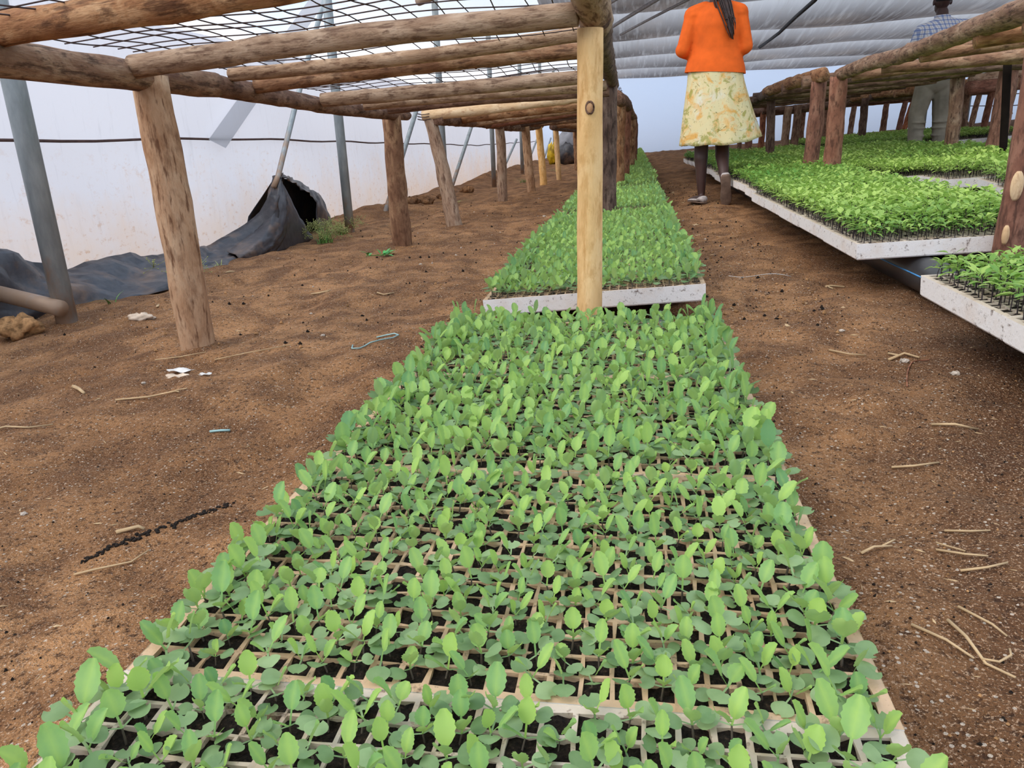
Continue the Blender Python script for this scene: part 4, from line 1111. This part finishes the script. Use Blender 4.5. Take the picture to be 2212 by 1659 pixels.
stalk([(0.40, 0.875), (0.425, 0.868), (0.452, 0.878)], 0.002, 'small pale wood chip on the right aisle')
stalk([(0.42, 0.98), (0.445, 0.965), (0.47, 0.968)], 0.002, 'straw bit at the right border of the picture')
stalk([(0.66, 2.70), (0.68, 2.72), (0.72, 2.70)], 0.005, 'forked dry stalk on the aisle in front of the black pipe', [(0.672, 2.715), (0.66, 2.66), (0.665, 2.63)])
stalk([(0.48, 1.88), (0.52, 1.85), (0.56, 1.86)], 0.003, 'dry stalk lying on the aisle halfway up')
stalk([(0.60, 1.82), (0.64, 1.84), (0.66, 1.80)], 0.004, 'twisted straw beside the shade of the right-hand tray', [(0.63, 1.835), (0.61, 1.86)])
stalk([(0.53, 1.35), (0.56, 1.33), (0.60, 1.335)], 0.003, 'straw stalk on the damp aisle soil')
stalk([(0.42, 1.2), (0.45, 1.19), (0.49, 1.20)], 0.0025, 'straw fragment on the aisle level with the third tray')
stalk([(-0.81, 0.86), (-0.78, 0.865), (-0.745, 0.90), (-0.735, 0.93)], 0.0022, 'curved yellow straw on the soil at the lower left')
stalk([(-0.83, 0.985), (-0.80, 1.0), (-0.79, 1.0)], 0.004, 'pale flake beside the dark groove at lower left')
stalk([(-1.30, 1.64), (-1.22, 1.66), (-1.15, 1.67), (-1.12, 1.64)], 0.003, 'long yellow straw below the thick weathered post', [(-1.15, 1.67), (-1.11, 1.66)])
stalk([(-1.50, 1.42), (-1.45, 1.45), (-1.40, 1.46), (-1.36, 1.49)], 0.003, 'forked pale straw at the left border')
stalk([(-1.46, 2.05), (-1.38, 2.06), (-1.31, 2.09)], 0.0022, 'thin straw left of the foot of the thick weathered post')
stalk([(-1.24, 2.02), (-1.14, 2.03), (-1.02, 2.08)], 0.0022, 'thin straw right of the foot of the thick weathered post')
stalk([(-1.37, 3.05), (-1.32, 3.02), (-1.27, 3.02)], 0.005, 'dry stick on the soil between the two nearest left posts')
stalk([(-1.02, 2.9), (-0.98, 2.86), (-0.95, 2.9)], 0.004, 'curled dry stem on the soil in front of the mud-covered post')
stalk([(-1.55, 1.80), (-1.50, 1.76), (-1.47, 1.74)], 0.006, 'short brown stick at the left, above the forked straw')
# pebbles
for i, (x, y, s, lab) in enumerate(((-1.33, 1.80, .010, 'white pebble left of the paper scraps'), (-0.98, 2.23, .012, 'pale pebble in the dark patch beside the twine'), (-1.03, 3.6, .014, 'white pebble near the mud-covered post'), (0.55, 2.05, .012, 'pale pebble on the aisle near the right-hand tray'),
        (0.60, 1.72, .016, 'tan stone on the damp soil under the tray edge'), (0.66, 1.6, .014, 'tan pebble in the shade of the near right tray'), (-0.70, 6.1, .022, 'white stone on the soil behind the log posts'), (-1.06, 1.05, .010, 'pale pebble at the lower left'), (-0.86, 0.62, .012, 'white flake at the left border near the bottom'), (0.62, 5.2, .010, 'tiny white pebble on the aisle behind the woman'), (1.24, 17.5, .12, 'flat grey stone on the aisle far back beyond the skirt'), (1.45, 17.8, .07, 'small brown block on the aisle far back'))):
    s = s * (0.6 if i < 10 else 1); o = blob('pebble', on(x, y, s * 0.3), (s, s * 0.8, s * 0.55), M['stone'] if i < 11 else M['clod'], None, 20 + i, 0.25); tag(o, lab, 'stone')
# soil crumbs and perlite grains
r = np.random.RandomState(21)
N = 26000
px = np.concatenate([r.uniform(-1.9, -0.46, N // 2), r.uniform(0.22, 0.95, N - N // 2)]); py = 0.35 + 3.3 * r.rand(N) ** 1.7
N2 = 5000
px = np.concatenate([px, r.uniform(-2.3, -0.5, N2 // 2), r.uniform(0.24, 0.66, N2 - N2 // 2)]); py = np.concatenate([py, 2.0 + 6.5 * r.rand(N2)]); N += N2
pz = ground_z(px, py); sz = 0.0007 + 0.0019 * r.rand(N) ** 4; sz[-N2:] = 0.0018 + 0.007 * r.rand(N2) ** 6
oct_ = np.array([(1, 0, 0), (-1, 0, 0), (0, 1, 0), (0, -1, 0), (0, 0, 1), (0, 0, -1)], float)
tri = np.array([(0, 2, 4), (2, 1, 4), (1, 3, 4), (3, 0, 4), (2, 0, 5), (1, 2, 5), (3, 1, 5), (0, 3, 5)])
V = (oct_[None] * sz[:, None, None] * r.uniform(0.6, 1.3, (N, 6, 1))) + np.stack([px, py, pz + sz * 0.3], 1)[:, None, :]
F = tri[None] + (np.arange(N) * 6)[:, None, None]
kind = r.choice(3, N, p=(0.33, 0.35, 0.32)); kind[-N2:] = np.where(r.rand(N2) < 0.1, 0, np.where(r.rand(N2) < 0.6, 1, 2)); st = r.rand(N) < 0.02; kind[r.rand(N) < 0.035] = 4; kind[st] = 3
sa = r.uniform(0, PI, N); ln = np.where(st, r.uniform(2.5, 6.0, N), 1.0) * np.where(st & (sz < 0.0016), 2.0, 1.0)
D = V - V.mean(1, keepdims=True); dv = np.stack([np.cos(sa), np.sin(sa), 0 * sa], 1)
al = (D * dv[:, None, :]).sum(2, keepdims=True)
V = V + al * dv[:, None, :] * (ln - 1)[:, None, None]
fm = np.repeat(kind, 8)
o = np_mesh('soil_crumbs', V.reshape(-1, 3), F.reshape(-1, 3), None, None, False, None, [M['grit'], M['clod'], M['potting'], M['straw'], M['stone']], fm)
tag(o, 'loose soil crumbs and perlite grains scattered over the earth floor', 'soil crumbs', None, 'stuff')
# bits of soil dropped in dark lines
m = MB(); rr = random.Random(8)
for i in range(170):
    t = i / 169; x = -0.83 + 0.13 * t + rr.gauss(0, .005); y = 0.90 + 0.22 * t + rr.gauss(0, .005); s = rr.uniform(.0012, .0042)
    m.ellipsoid(on(x, y, 0.001), (s, s, s * .6), 6, 4)
tag(m.build('dark_crumbs', M['potting'], None), 'dark line of spilled potting soil at the lower left', 'spilled soil', None, 'stuff')
# weeds
def weed(x, y, n, hgt, spread, seed, label, mat='weed', plume=True, name='grass_weed'):
    rr = random.Random(seed); root = empty(name, on(x, y)); tag(root, label, 'weed'); m = MB(); p = MB()
    for i in range(n):
        a = rr.uniform(0, 2 * PI); L = hgt * rr.uniform(0.5, 1.15); s = spread * rr.uniform(0.3, 1.2)
        bx, by = rr.uniform(-.03, .03) * spread * 10, rr.uniform(-.03, .03) * spread * 10
        pts = [Vector((bx + s * t * t * math.cos(a), by + s * t * t * math.sin(a), L * (t - 0.25 * t ** 3) - 0.01)) for t in (0, .25, .5, .75, 1)]
        w = 0.0035; side = Vector((-math.sin(a), math.cos(a), 0))
        vs = []
        for q, pt in enumerate(pts): vs += [pt - side * w * (1 - q / 4.2), pt + side * w * (1 - q / 4.2)]
        m.add(vs, [(2 * q, 2 * q + 1, 2 * q + 3, 2 * q + 2) for q in range(4)])
        if plume and i % 3 == 0:
            e = pts[-1]
            for _ in range(14):
                d = Vector((rr.gauss(0, .03), rr.gauss(0, .03), rr.uniform(-.03, .06))); p.tube([e, e + d * 0.5, e + d], 0.0008, 3); p.ellipsoid(e + d, (.0035, .0035, .0035), 5, 4)
    m.build('blades', M[mat], root)
    if plume: p.build('seed_heads', M['weed_dry'], root)
    return root
weed(-2.31, 3.55, 30, 0.14, 0.09, 1, 'feathery grass weed in front of the flat black sheet, left of the thick post')
weed(-2.25, 5.35, 70, 0.15, 0.15, 2, 'feathery grass weed growing in front of the black plastic heap')
weed(-2.30, 5.85, 45, 0.12, 0.14, 3, 'grass weed at the right foot of the black plastic heap')
weed(-2.4, 4.1, 8, 0.05, 0.06, 4, 'small grass tuft behind the foot of the thick weathered post', 'weed_dry', False)
weed(-2.35, 3.1, 8, 0.06, 0.1, 6, 'thin grass at the edge of the black sheet, beside the nearest steel pipe', 'weed', False)
weed(-1.75, 12.6, 40, 0.12, 0.3, 5, 'patch of green grass at the third and fourth steel columns', 'weed', False)
weed(-2.0, 8.6, 26, 0.05, 0.3, 9, 'thin dry grass on the soil behind the leaning corner post', 'weed_dry', False)
weed(-1.9, 6.2, 14, 0.05, 0.2, 10, 'sparse grass blades at the foot of the second steel pipe', 'weed_dry', False)
weed(-1.5, 15.5, 30, 0.10, 0.35, 7, 'far patch of grass before the yellow sack', 'weed_dry', False)
sp = empty('leafy_sprig', on(-1.56, 4.43)); tag(sp, 'uprooted green leafy sprig lying on the soil by the mud-covered post', 'sprig')
rr = random.Random(3); m = MB()
for i in range(13):
    v, f = leaf(0.055 * rr.uniform(.7, 1.2), 0.02, 5, 2, 0.3, 0.2, 0, 'tom', 0.01)
    bx = rr.choice((-0.03, 0.06)) + rr.uniform(-.02, .02)
    m.add(place(v, rr.uniform(0, 6.28), rr.uniform(0.1, 1.1), (bx, rr.uniform(-.02, .02), 0.005)).tolist(), f.tolist())
m.build('leaves', M['sprig'], sp); m = MB(); m.tube([(-0.05, 0, .004), (0.0, .005, .006), (0.08, 0, .01)], 0.003, 5); m.build('stalk', M['weed'], sp)
# dark earth clods along the wall foot
rr = random.Random(12)
for i, (x, y) in enumerate(((-2.45, 8.3), (-2.35, 8.55), (-2.5, 8.9), (-2.30, 9.4), (-2.2, 10.2))):
    o = blob('earth_clod', on(x, y, 0.02), (0.09 + .03 * rr.random(), 0.08, 0.05), M['soil'], None, 40 + i, 0.3)
    tag(o, '%s dark earth clod along the foot of the white wall, behind the leaning post' % nth[i], 'clod')
# ------------------------------------------------------------ people
def voxel(m, name, mat, voxel_size, smooth_it=6, parent=None, cut=None):
    """one continuous surface grown over the overlapping volumes in m"""
    tmp = mesh_obj('tmp', m.v, m.f, None)
    md = tmp.modifiers.new('r', 'REMESH'); md.mode = 'VOXEL'; md.voxel_size = voxel_size
    sm = tmp.modifiers.new('s', 'SMOOTH'); sm.iterations = smooth_it; sm.factor = 0.5
    dg = bpy.context.evaluated_depsgraph_get(); dg.update()
    me = bpy.data.meshes.new_from_object(tmp.evaluated_get(dg)); me.name = name
    bpy.data.objects.remove(tmp)
    if cut:
        b = bmesh.new(); b.from_mesh(me)
        for co, no in cut: bmesh.ops.bisect_plane(b, geom=b.verts[:] + b.edges[:] + b.faces[:], plane_co=co, plane_no=no, clear_outer=True)
        b.to_mesh(me); b.free()
    me.materials.clear(); me.materials.append(mat)
    me.polygons.foreach_set('use_smooth', np.ones(len(me.polygons), dtype=bool)); me.update()
    o = bpy.data.objects.new(name, me); C.objects.link(o)
    if parent is not None: o.parent = parent
    return o
def ring(c, rx, ry, n=28, f=None):
    out = []
    for k in range(n):
        a = 2 * PI * k / n; q = f(a) if f else 1
        out.append((c[0] + rx * q * math.cos(a), c[1] + ry * q * math.sin(a), c[2]))
    return out
def hand(m, wrist, d, up, side, curl=0.5):
    """palm, four unequal bent fingers and a thumb"""
    w = Vector(wrist); d = Vector(d).normalized(); up = Vector(up); up = (up - d * up.dot(d)).normalized(); s = d.cross(up) * side
    m.capsule(w, w + d * 0.03, 0.022, 0.024)
    for k in range(4):
        o = w + d * 0.03 + s * (0.026 - 0.0175 * k)
        m.capsule(w + s * (0.012 - 0.008 * k), o + d * 0.045, 0.013, 0.0105, 8)
        L = (0.040, 0.045, 0.042, 0.033)[k]; p = o + d * 0.05; ang = 0.25 + 0.1 * k
        for j in range(3):
            ang += curl * 0.75; q = p + (d * math.cos(ang) - up * math.sin(ang)) * L * (1, 0.66, 0.5)[j]
            m.capsule(p, q, 0.0092 - 0.0008 * j, 0.0086 - 0.0008 * j, 8); p = q
    p = w + d * 0.015 + s * 0.022; q = p + (d * 0.6 + s * 0.7 - up * 0.3).normalized() * 0.04; m.capsule(p, q, 0.0125, 0.0105, 8)
    m.capsule(q, q + (d * 0.9 + s * 0.1 - up * 0.4).normalized() * 0.03, 0.0105, 0.009, 8)
def head(m, c, s=1.0):
    c = Vector(c)
    m.ellipsoid(c + Vector((0, -0.008, 0.022)) * s, (0.074 * s, 0.092 * s, 0.092 * s), 18, 14)
    m.ellipsoid(c + Vector((0, 0.028, -0.045)) * s, (0.055 * s, 0.060 * s, 0.065 * s), 16, 12)
    m.ellipsoid(c + Vector((0, 0.062, -0.085)) * s, (0.026 * s, 0.022 * s, 0.022 * s), 10, 8)     # chin
    m.capsule(c + Vector((0, 0.086, 0.005)) * s, c + Vector((0, 0.102, -0.028)) * s, 0.009 * s, 0.015 * s)    # nose
    m.capsule(c + Vector((-0.02, 0.088, -0.055)) * s, c + Vector((0.02, 0.088, -0.055)) * s, 0.009 * s, 0.009 * s)  # lips
    for k in (-1, 1):
        m.ellipsoid(c + Vector((0.030 * k, 0.078, 0.004)) * s, (0.015 * s, 0.010 * s, 0.010 * s), 10, 8)   # eyes
        m.capsule(c + Vector((0.014 * k, 0.086, 0.022)) * s, c + Vector((0.046 * k, 0.074, 0.024)) * s, 0.008 * s, 0.008 * s)
        m.ellipsoid(c + Vector((0.078 * k, -0.004, -0.008)) * s, (0.010 * s, 0.020 * s, 0.031 * s), 10, 8)  # ears
def offs(m, base):
    m.v = [(x - base[0], y - base[1], z - base[2]) for x, y, z in m.v]
def finish(o, base, parent=None):
    me = o.data
    co = np.empty(len(me.vertices) * 3, dtype=np.float32); me.vertices.foreach_get('co', co)
    co = co.reshape(-1, 3) - np.array(base, dtype=np.float32); me.vertices.foreach_set('co', co.ravel()); me.update()
    if parent is None: o.location = base
    return o

# ---- woman walking away along the aisle
wb = (0.58, 6.15, 0.03)
m = MB()
m.capsule((0.50, 6.15, 0.88), (0.512, 6.20, 0.50), 0.082, 0.056)
m.capsule((0.512, 6.20, 0.50), (0.510, 6.165, 0.36), 0.054, 0.053); m.capsule((0.510, 6.165, 0.36), (0.522, 6.155, 0.10), 0.052, 0.029)
m.capsule((0.655, 6.15, 0.88), (0.668, 6.24, 0.51), 0.082, 0.056)
m.capsule((0.668, 6.24, 0.51), (0.664, 6.13, 0.37), 0.054, 0.053); m.capsule((0.664, 6.13, 0.37), (0.672, 5.985, 0.205), 0.051, 0.031)
# feet
m.capsule((0.525, 6.13, 0.062), (0.475, 6.26, 0.045), 0.030, 0.026); m.capsule((0.475, 6.26, 0.045), (0.455, 6.31, 0.04), 0.026, 0.02)
m.capsule((0.674, 5.985, 0.20), (0.690, 6.035, 0.08), 0.025, 0.022); m.capsule((0.690, 6.035, 0.08), (0.692, 6.06, 0.055), 0.022, 0.016)
# trunk, neck, arms
m.ellipsoid((0.58, 6.15, 0.93), (0.165, 0.12, 0.13), 18, 12); m.ellipsoid((0.58, 6.15, 1.07), (0.135, 0.10, 0.14), 18, 12); m.ellipsoid((0.575, 6.16, 1.24), (0.150, 0.11, 0.16), 18, 12)
m.capsule((0.45, 6.15, 1.36), (0.70, 6.15, 1.36), 0.062, 0.062); m.capsule((0.575, 6.15, 1.38), (0.575, 6.165, 1.49), 0.054, 0.049)
for sx, ex, hx in ((0.415, 0.352, 0.50), (0.735, 0.778, 0.64)):
    m.capsule((sx, 6.15, 1.355), (ex, 6.13, 1.115), 0.050, 0.040); m.capsule((ex, 6.13, 1.115), (hx, 6.36, 1.08), 0.040, 0.027)
hand(m, (0.50, 6.36, 1.08), (0.75, 0.55, 0.05), (0, 0.5, -1), 1); hand(m, (0.64, 6.36, 1.08), (-0.75, 0.6, 0.0), (0, 0.5, -1), -1)
head(m, (0.575, 6.185, 1.575))
woman = finish(voxel(m, 'person', M['skin'], 0.007, 4), wb)
tag(woman, 'person in an orange cardigan and yellow floral skirt walking away down the aisle', 'person')
# skirt
rings = []
hemz = lambda a: 0.455 + 0.05 * max(0, math.cos(a)) ** 2 + 0.004 * math.sin(9 * a)
NS = 26
for i in range(NS + 1):
    t = i / NS; r_ = []
    for k in range(72):
        a = 2 * PI * k / 72
        zt = 1.06; z = zt + (hemz(a) - zt) * t
        flare = t ** 0.9
        if t < 0.25: rx = 0.15 + (0.197 - 0.15) * math.sin(t / 0.25 * PI / 2)
        else: rx = 0.197 + (0.292 - 0.197) * ((t - 0.25) / 0.75) ** 1.05
        ry = rx * (0.78 - 0.08 * t)
        fold = 1 + 0.045 * t * (math.sin(9 * a + 0.7) * 0.6 + math.sin(14 * a + 2 * t) * 0.4) + 0.012 * math.sin(23 * a) * (1 - t)
        cx = 0.583 + 0.066 * t ** 1.4; cy = 6.15 + 0.02 * t
        r_.append((cx + rx * fold * math.cos(a) - (0.006 * t if math.cos(a) < 0 else 0), cy + ry * fold * math.sin(a), z))
    rings.append(r_)
m = MB(); m.loft(rings, False); offs(m, wb)
sk = m.build('skirt', M['skirt'], woman); sm = sk.modifiers.new('thickness', 'SOLIDIFY'); sm.thickness = 0.004
# cardigan
m = MB()
tr = [(0.585, 6.155, 0.90, 0.228, 0.162), (0.585, 6.155, 0.96, 0.222, 0.158), (0.585, 6.155, 1.0, 0.214, 0.152), (0.583, 6.155, 1.06, 0.197, 0.142), (0.58, 6.155, 1.12, 0.18, 0.132), (0.578, 6.155, 1.2, 0.171, 0.130), (0.576, 6.155, 1.28, 0.172, 0.134), (0.575, 6.155, 1.35, 0.168, 0.118), (0.575, 6.155, 1.40, 0.125, 0.09), (0.575, 6.155, 1.43, 0.075, 0.07)]
m.loft([ring(c[:3], c[3], c[4], 36, lambda a, q=c[2]: 1 + (0.022 * math.sin(8 * a) * max(0, 1.15 - q) * 4)) for c in tr])
for sx, ex, hx in ((0.418, 0.346, 0.49), (0.735, 0.784, 0.65)):
    m.capsule((sx, 6.15, 1.352), (ex + 0.008, 6.13, 1.13), 0.064, 0.053); m.capsule((ex, 6.13, 1.125), (hx, 6.34, 1.085), 0.054, 0.042)
    m.capsule((sx, 6.15, 1.352), ((sx + 0.575) / 2, 6.152, 1.372), 0.070, 0.074)
cd = voxel(m, 'cardigan', M['orange'], 0.009, 3, woman, [((0.4, 0, 0.972), (-0.06, 0, -1))])
finish(cd, wb, woman)
# shoes
def shoe(name, heel, toe, up, mat_up, sole, parent, base, w=0.038, L=0.245):
    heel = Vector(heel); d = (Vector(toe) - heel).normalized(); up = Vector(up); up = (up - d * up.dot(d)).normalized(); s = d.cross(up)
    prof = [(0.0, 0.60, 0.052), (0.06, 0.80, 0.060), (0.18, 0.86, 0.060), (0.35, 0.80, 0.042), (0.55, 0.92, 0.036), (0.72, 1.0, 0.032), (0.88, 0.85, 0.026), (0.97, 0.52, 0.018), (1.0, 0.25, 0.012)]
    def rg(t, ww, h, lo):
        c = heel + d * (L * t); n = 18; out = []
        for k in range(n):
            a = 2 * PI * k / n; y = math.sin(a)
            out.append(c + s * (w * ww * math.cos(a)) + up * (lo + (h - lo) * (0.5 + 0.5 * y) ** (0.8)))
        return out
    m = MB(); m.loft([rg(t, ww, h, 0.008) for t, ww, h in prof]); offs(m, base); o = m.build(name, mat_up, parent)
    m = MB(); m.loft([rg(t, ww * 1.05, 0.014, 0.0) for t, ww, h in prof]); offs(m, base); m.build('sole', sole, o)
    return o
shoe('shoe', (0.545, 6.09, 0.025), (0.445, 6.31, 0.025), (0, 0, 1), M['shoe'], M['sole'], woman, wb)
shoe('shoe', (0.672, 5.925, 0.245), (0.695, 5.99, 0.02), (0.05, 1, 0.25), M['shoe'], M['sole'], woman, wb, 0.041, 0.25)
# braids
m = MB(); rr = random.Random(4)
m.ellipsoid((0.575, 6.165, 1.605), (0.083, 0.098, 0.094), 18, 14)
for i in range(46):
    o1 = rr.gauss(0, 0.016); o2 = rr.gauss(0, 0.010); L = rr.uniform(0.0, 0.12)
    m.tube([(0.575 + o1 * 2, 6.085 + o2, 1.60), (0.588 + o1 * 1.5, 6.065 + o2, 1.50), (0.618 + o1 * 1.5, 6.045 + o2, 1.40), (0.652 + o1 * 1.2, 6.03 + o2, 1.30), (0.672 + o1 * 0.8, 6.02 + o2, 1.21 + L), (0.684 + o1 * 0.5, 6.015 + o2, 1.165 + L)], [0.0055, 0.005, 0.005, 0.0045, 0.004, 0.0015], 5)
offs(m, wb); m.build('braided_hair', M['hair'], woman)

# ---- man standing among the far trays
mb = (3.22, 9.4, 0.17)
m = MB()
m.capsule((3.15, 9.4, 1.02), (3.105, 9.46, 0.62), 0.098, 0.064); m.capsule((3.105, 9.46, 0.62), (3.095, 9.36, 0.26), 0.060, 0.04); m.capsule((3.095, 9.34, 0.22), (3.07, 9.47, 0.20), 0.04, 0.032)
m.capsule((3.31, 9.4, 1.02), (3.345, 9.43, 0.62), 0.098, 0.064); m.capsule((3.345, 9.43, 0.62), (3.355, 9.38, 0.26), 0.060, 0.04); m.capsule((3.355, 9.36, 0.22), (3.37, 9.49, 0.20), 0.04, 0.032)
m.ellipsoid((3.23, 9.4, 1.04), (0.175, 0.125, 0.15), 18, 12); m.ellipsoid((3.23, 9.4, 1.22), (0.165, 0.12, 0.17), 18, 12); m.ellipsoid((3.23, 9.4, 1.40), (0.185, 0.125, 0.16), 18, 12)
m.capsule((3.06, 9.4, 1.49), (3.42, 9.4, 1.52), 0.07, 0.07); m.capsule((3.225, 9.4, 1.52), (3.22, 9.415, 1.66), 0.066, 0.060)
m.capsule((3.015, 9.4, 1.475), (2.965, 9.43, 1.20), 0.055, 0.043); m.capsule((2.965, 9.43, 1.20), (3.05, 9.64, 1.08), 0.042, 0.03)
m.capsule((3.455, 9.4, 1.50), (3.52, 9.38, 1.23), 0.055, 0.043); m.capsule((3.52, 9.38, 1.23), (3.47, 9.50, 1.0), 0.043, 0.031)
hand(m, (3.05, 9.64, 1.08), (0.55, 0.7, -0.2), (0.3, 0, 1), 1); hand(m, (3.47, 9.50, 1.0), (-0.1, 0.25, -1), (0.8, 0.4, 0.1), 1)
head(m, (3.21, 9.425, 1.77), 1.1)
man = finish(voxel(m, 'person', M['skin'], 0.008, 4), mb)
tag(man, 'person in a blue checked shirt and khaki trousers standing among the far trays', 'person')
m = MB()
tr = [(3.24, 9.4, 0.975, 0.218, 0.155), (3.24, 9.4, 1.05, 0.214, 0.155), (3.235, 9.4, 1.15, 0.205, 0.15), (3.23, 9.4, 1.28, 0.210, 0.15), (3.23, 9.4, 1.4, 0.222, 0.15), (3.232, 9.4, 1.49, 0.205, 0.125), (3.23, 9.4, 1.555, 0.125, 0.095), (3.225, 9.405, 1.60, 0.08, 0.082), (3.222, 9.41, 1.635, 0.076, 0.08)]
m.loft([ring(c[:3], c[3], c[4], 36, lambda a, q=c[2]: 1 + 0.015 * math.sin(7 * a + 9 * q)) for c in tr])
m.capsule((3.035, 9.4, 1.48), (2.975, 9.425, 1.24), 0.084, 0.068); m.capsule((3.445, 9.4, 1.505), (3.512, 9.385, 1.27), 0.084, 0.068)
m.capsule((3.06, 9.4, 1.48), (3.2, 9.4, 1.53), 0.086, 0.084); m.capsule((3.42, 9.4, 1.50), (3.25, 9.4, 1.535), 0.086, 0.084)
sh = voxel(m, 'checked_shirt', M['plaid'], 0.010, 3, man, [((3.23, 9.4, 0.985), (0.02, 0, -1)), ((2.965, 9.43, 1.215), (-0.2, 0.05, -1)), ] if False else [((3.23, 9.4, 0.985), (0.02, 0, -1))])
finish(sh, mb, man)
m = MB()
m.ellipsoid((3.23, 9.4, 1.0), (0.20, 0.145, 0.15), 20, 12)
for hx, kx, fx, s in ((3.15, 3.10, 3.093, -1), (3.315, 3.345, 3.355, 1)):
    m.capsule((hx, 9.4, 0.99), (kx, 9.45, 0.64), 0.112, 0.088); m.capsule((kx, 9.45, 0.64), (fx, 9.38, 0.22), 0.087, 0.071)
    for z in (0.56, 0.50, 0.42): m.ellipsoid((kx - 0.01 * s, 9.41, z), (0.084, 0.08, 0.02), 14, 8)
tz = voxel(m, 'trousers', M['khaki'], 0.010, 3, man, [((3.2, 9.4, 0.205), (0, 0, -1))]); finish(tz, mb, man)
shoe('shoe', (3.09, 9.31, 0.165), (3.06, 9.56, 0.165), (0, 0, 1), M['darkshoe'], M['sole'], man, mb, 0.045, 0.27)
shoe('shoe', (3.355, 9.33, 0.175), (3.38, 9.58, 0.175), (0, 0, 1), M['darkshoe'], M['sole'], man, mb, 0.045, 0.27)
m = MB(); m.ellipsoid((3.21, 9.408, 1.812), (0.088, 0.104, 0.092), 18, 14); offs(m, mb); m.build('hair', M['hair_black'], man)
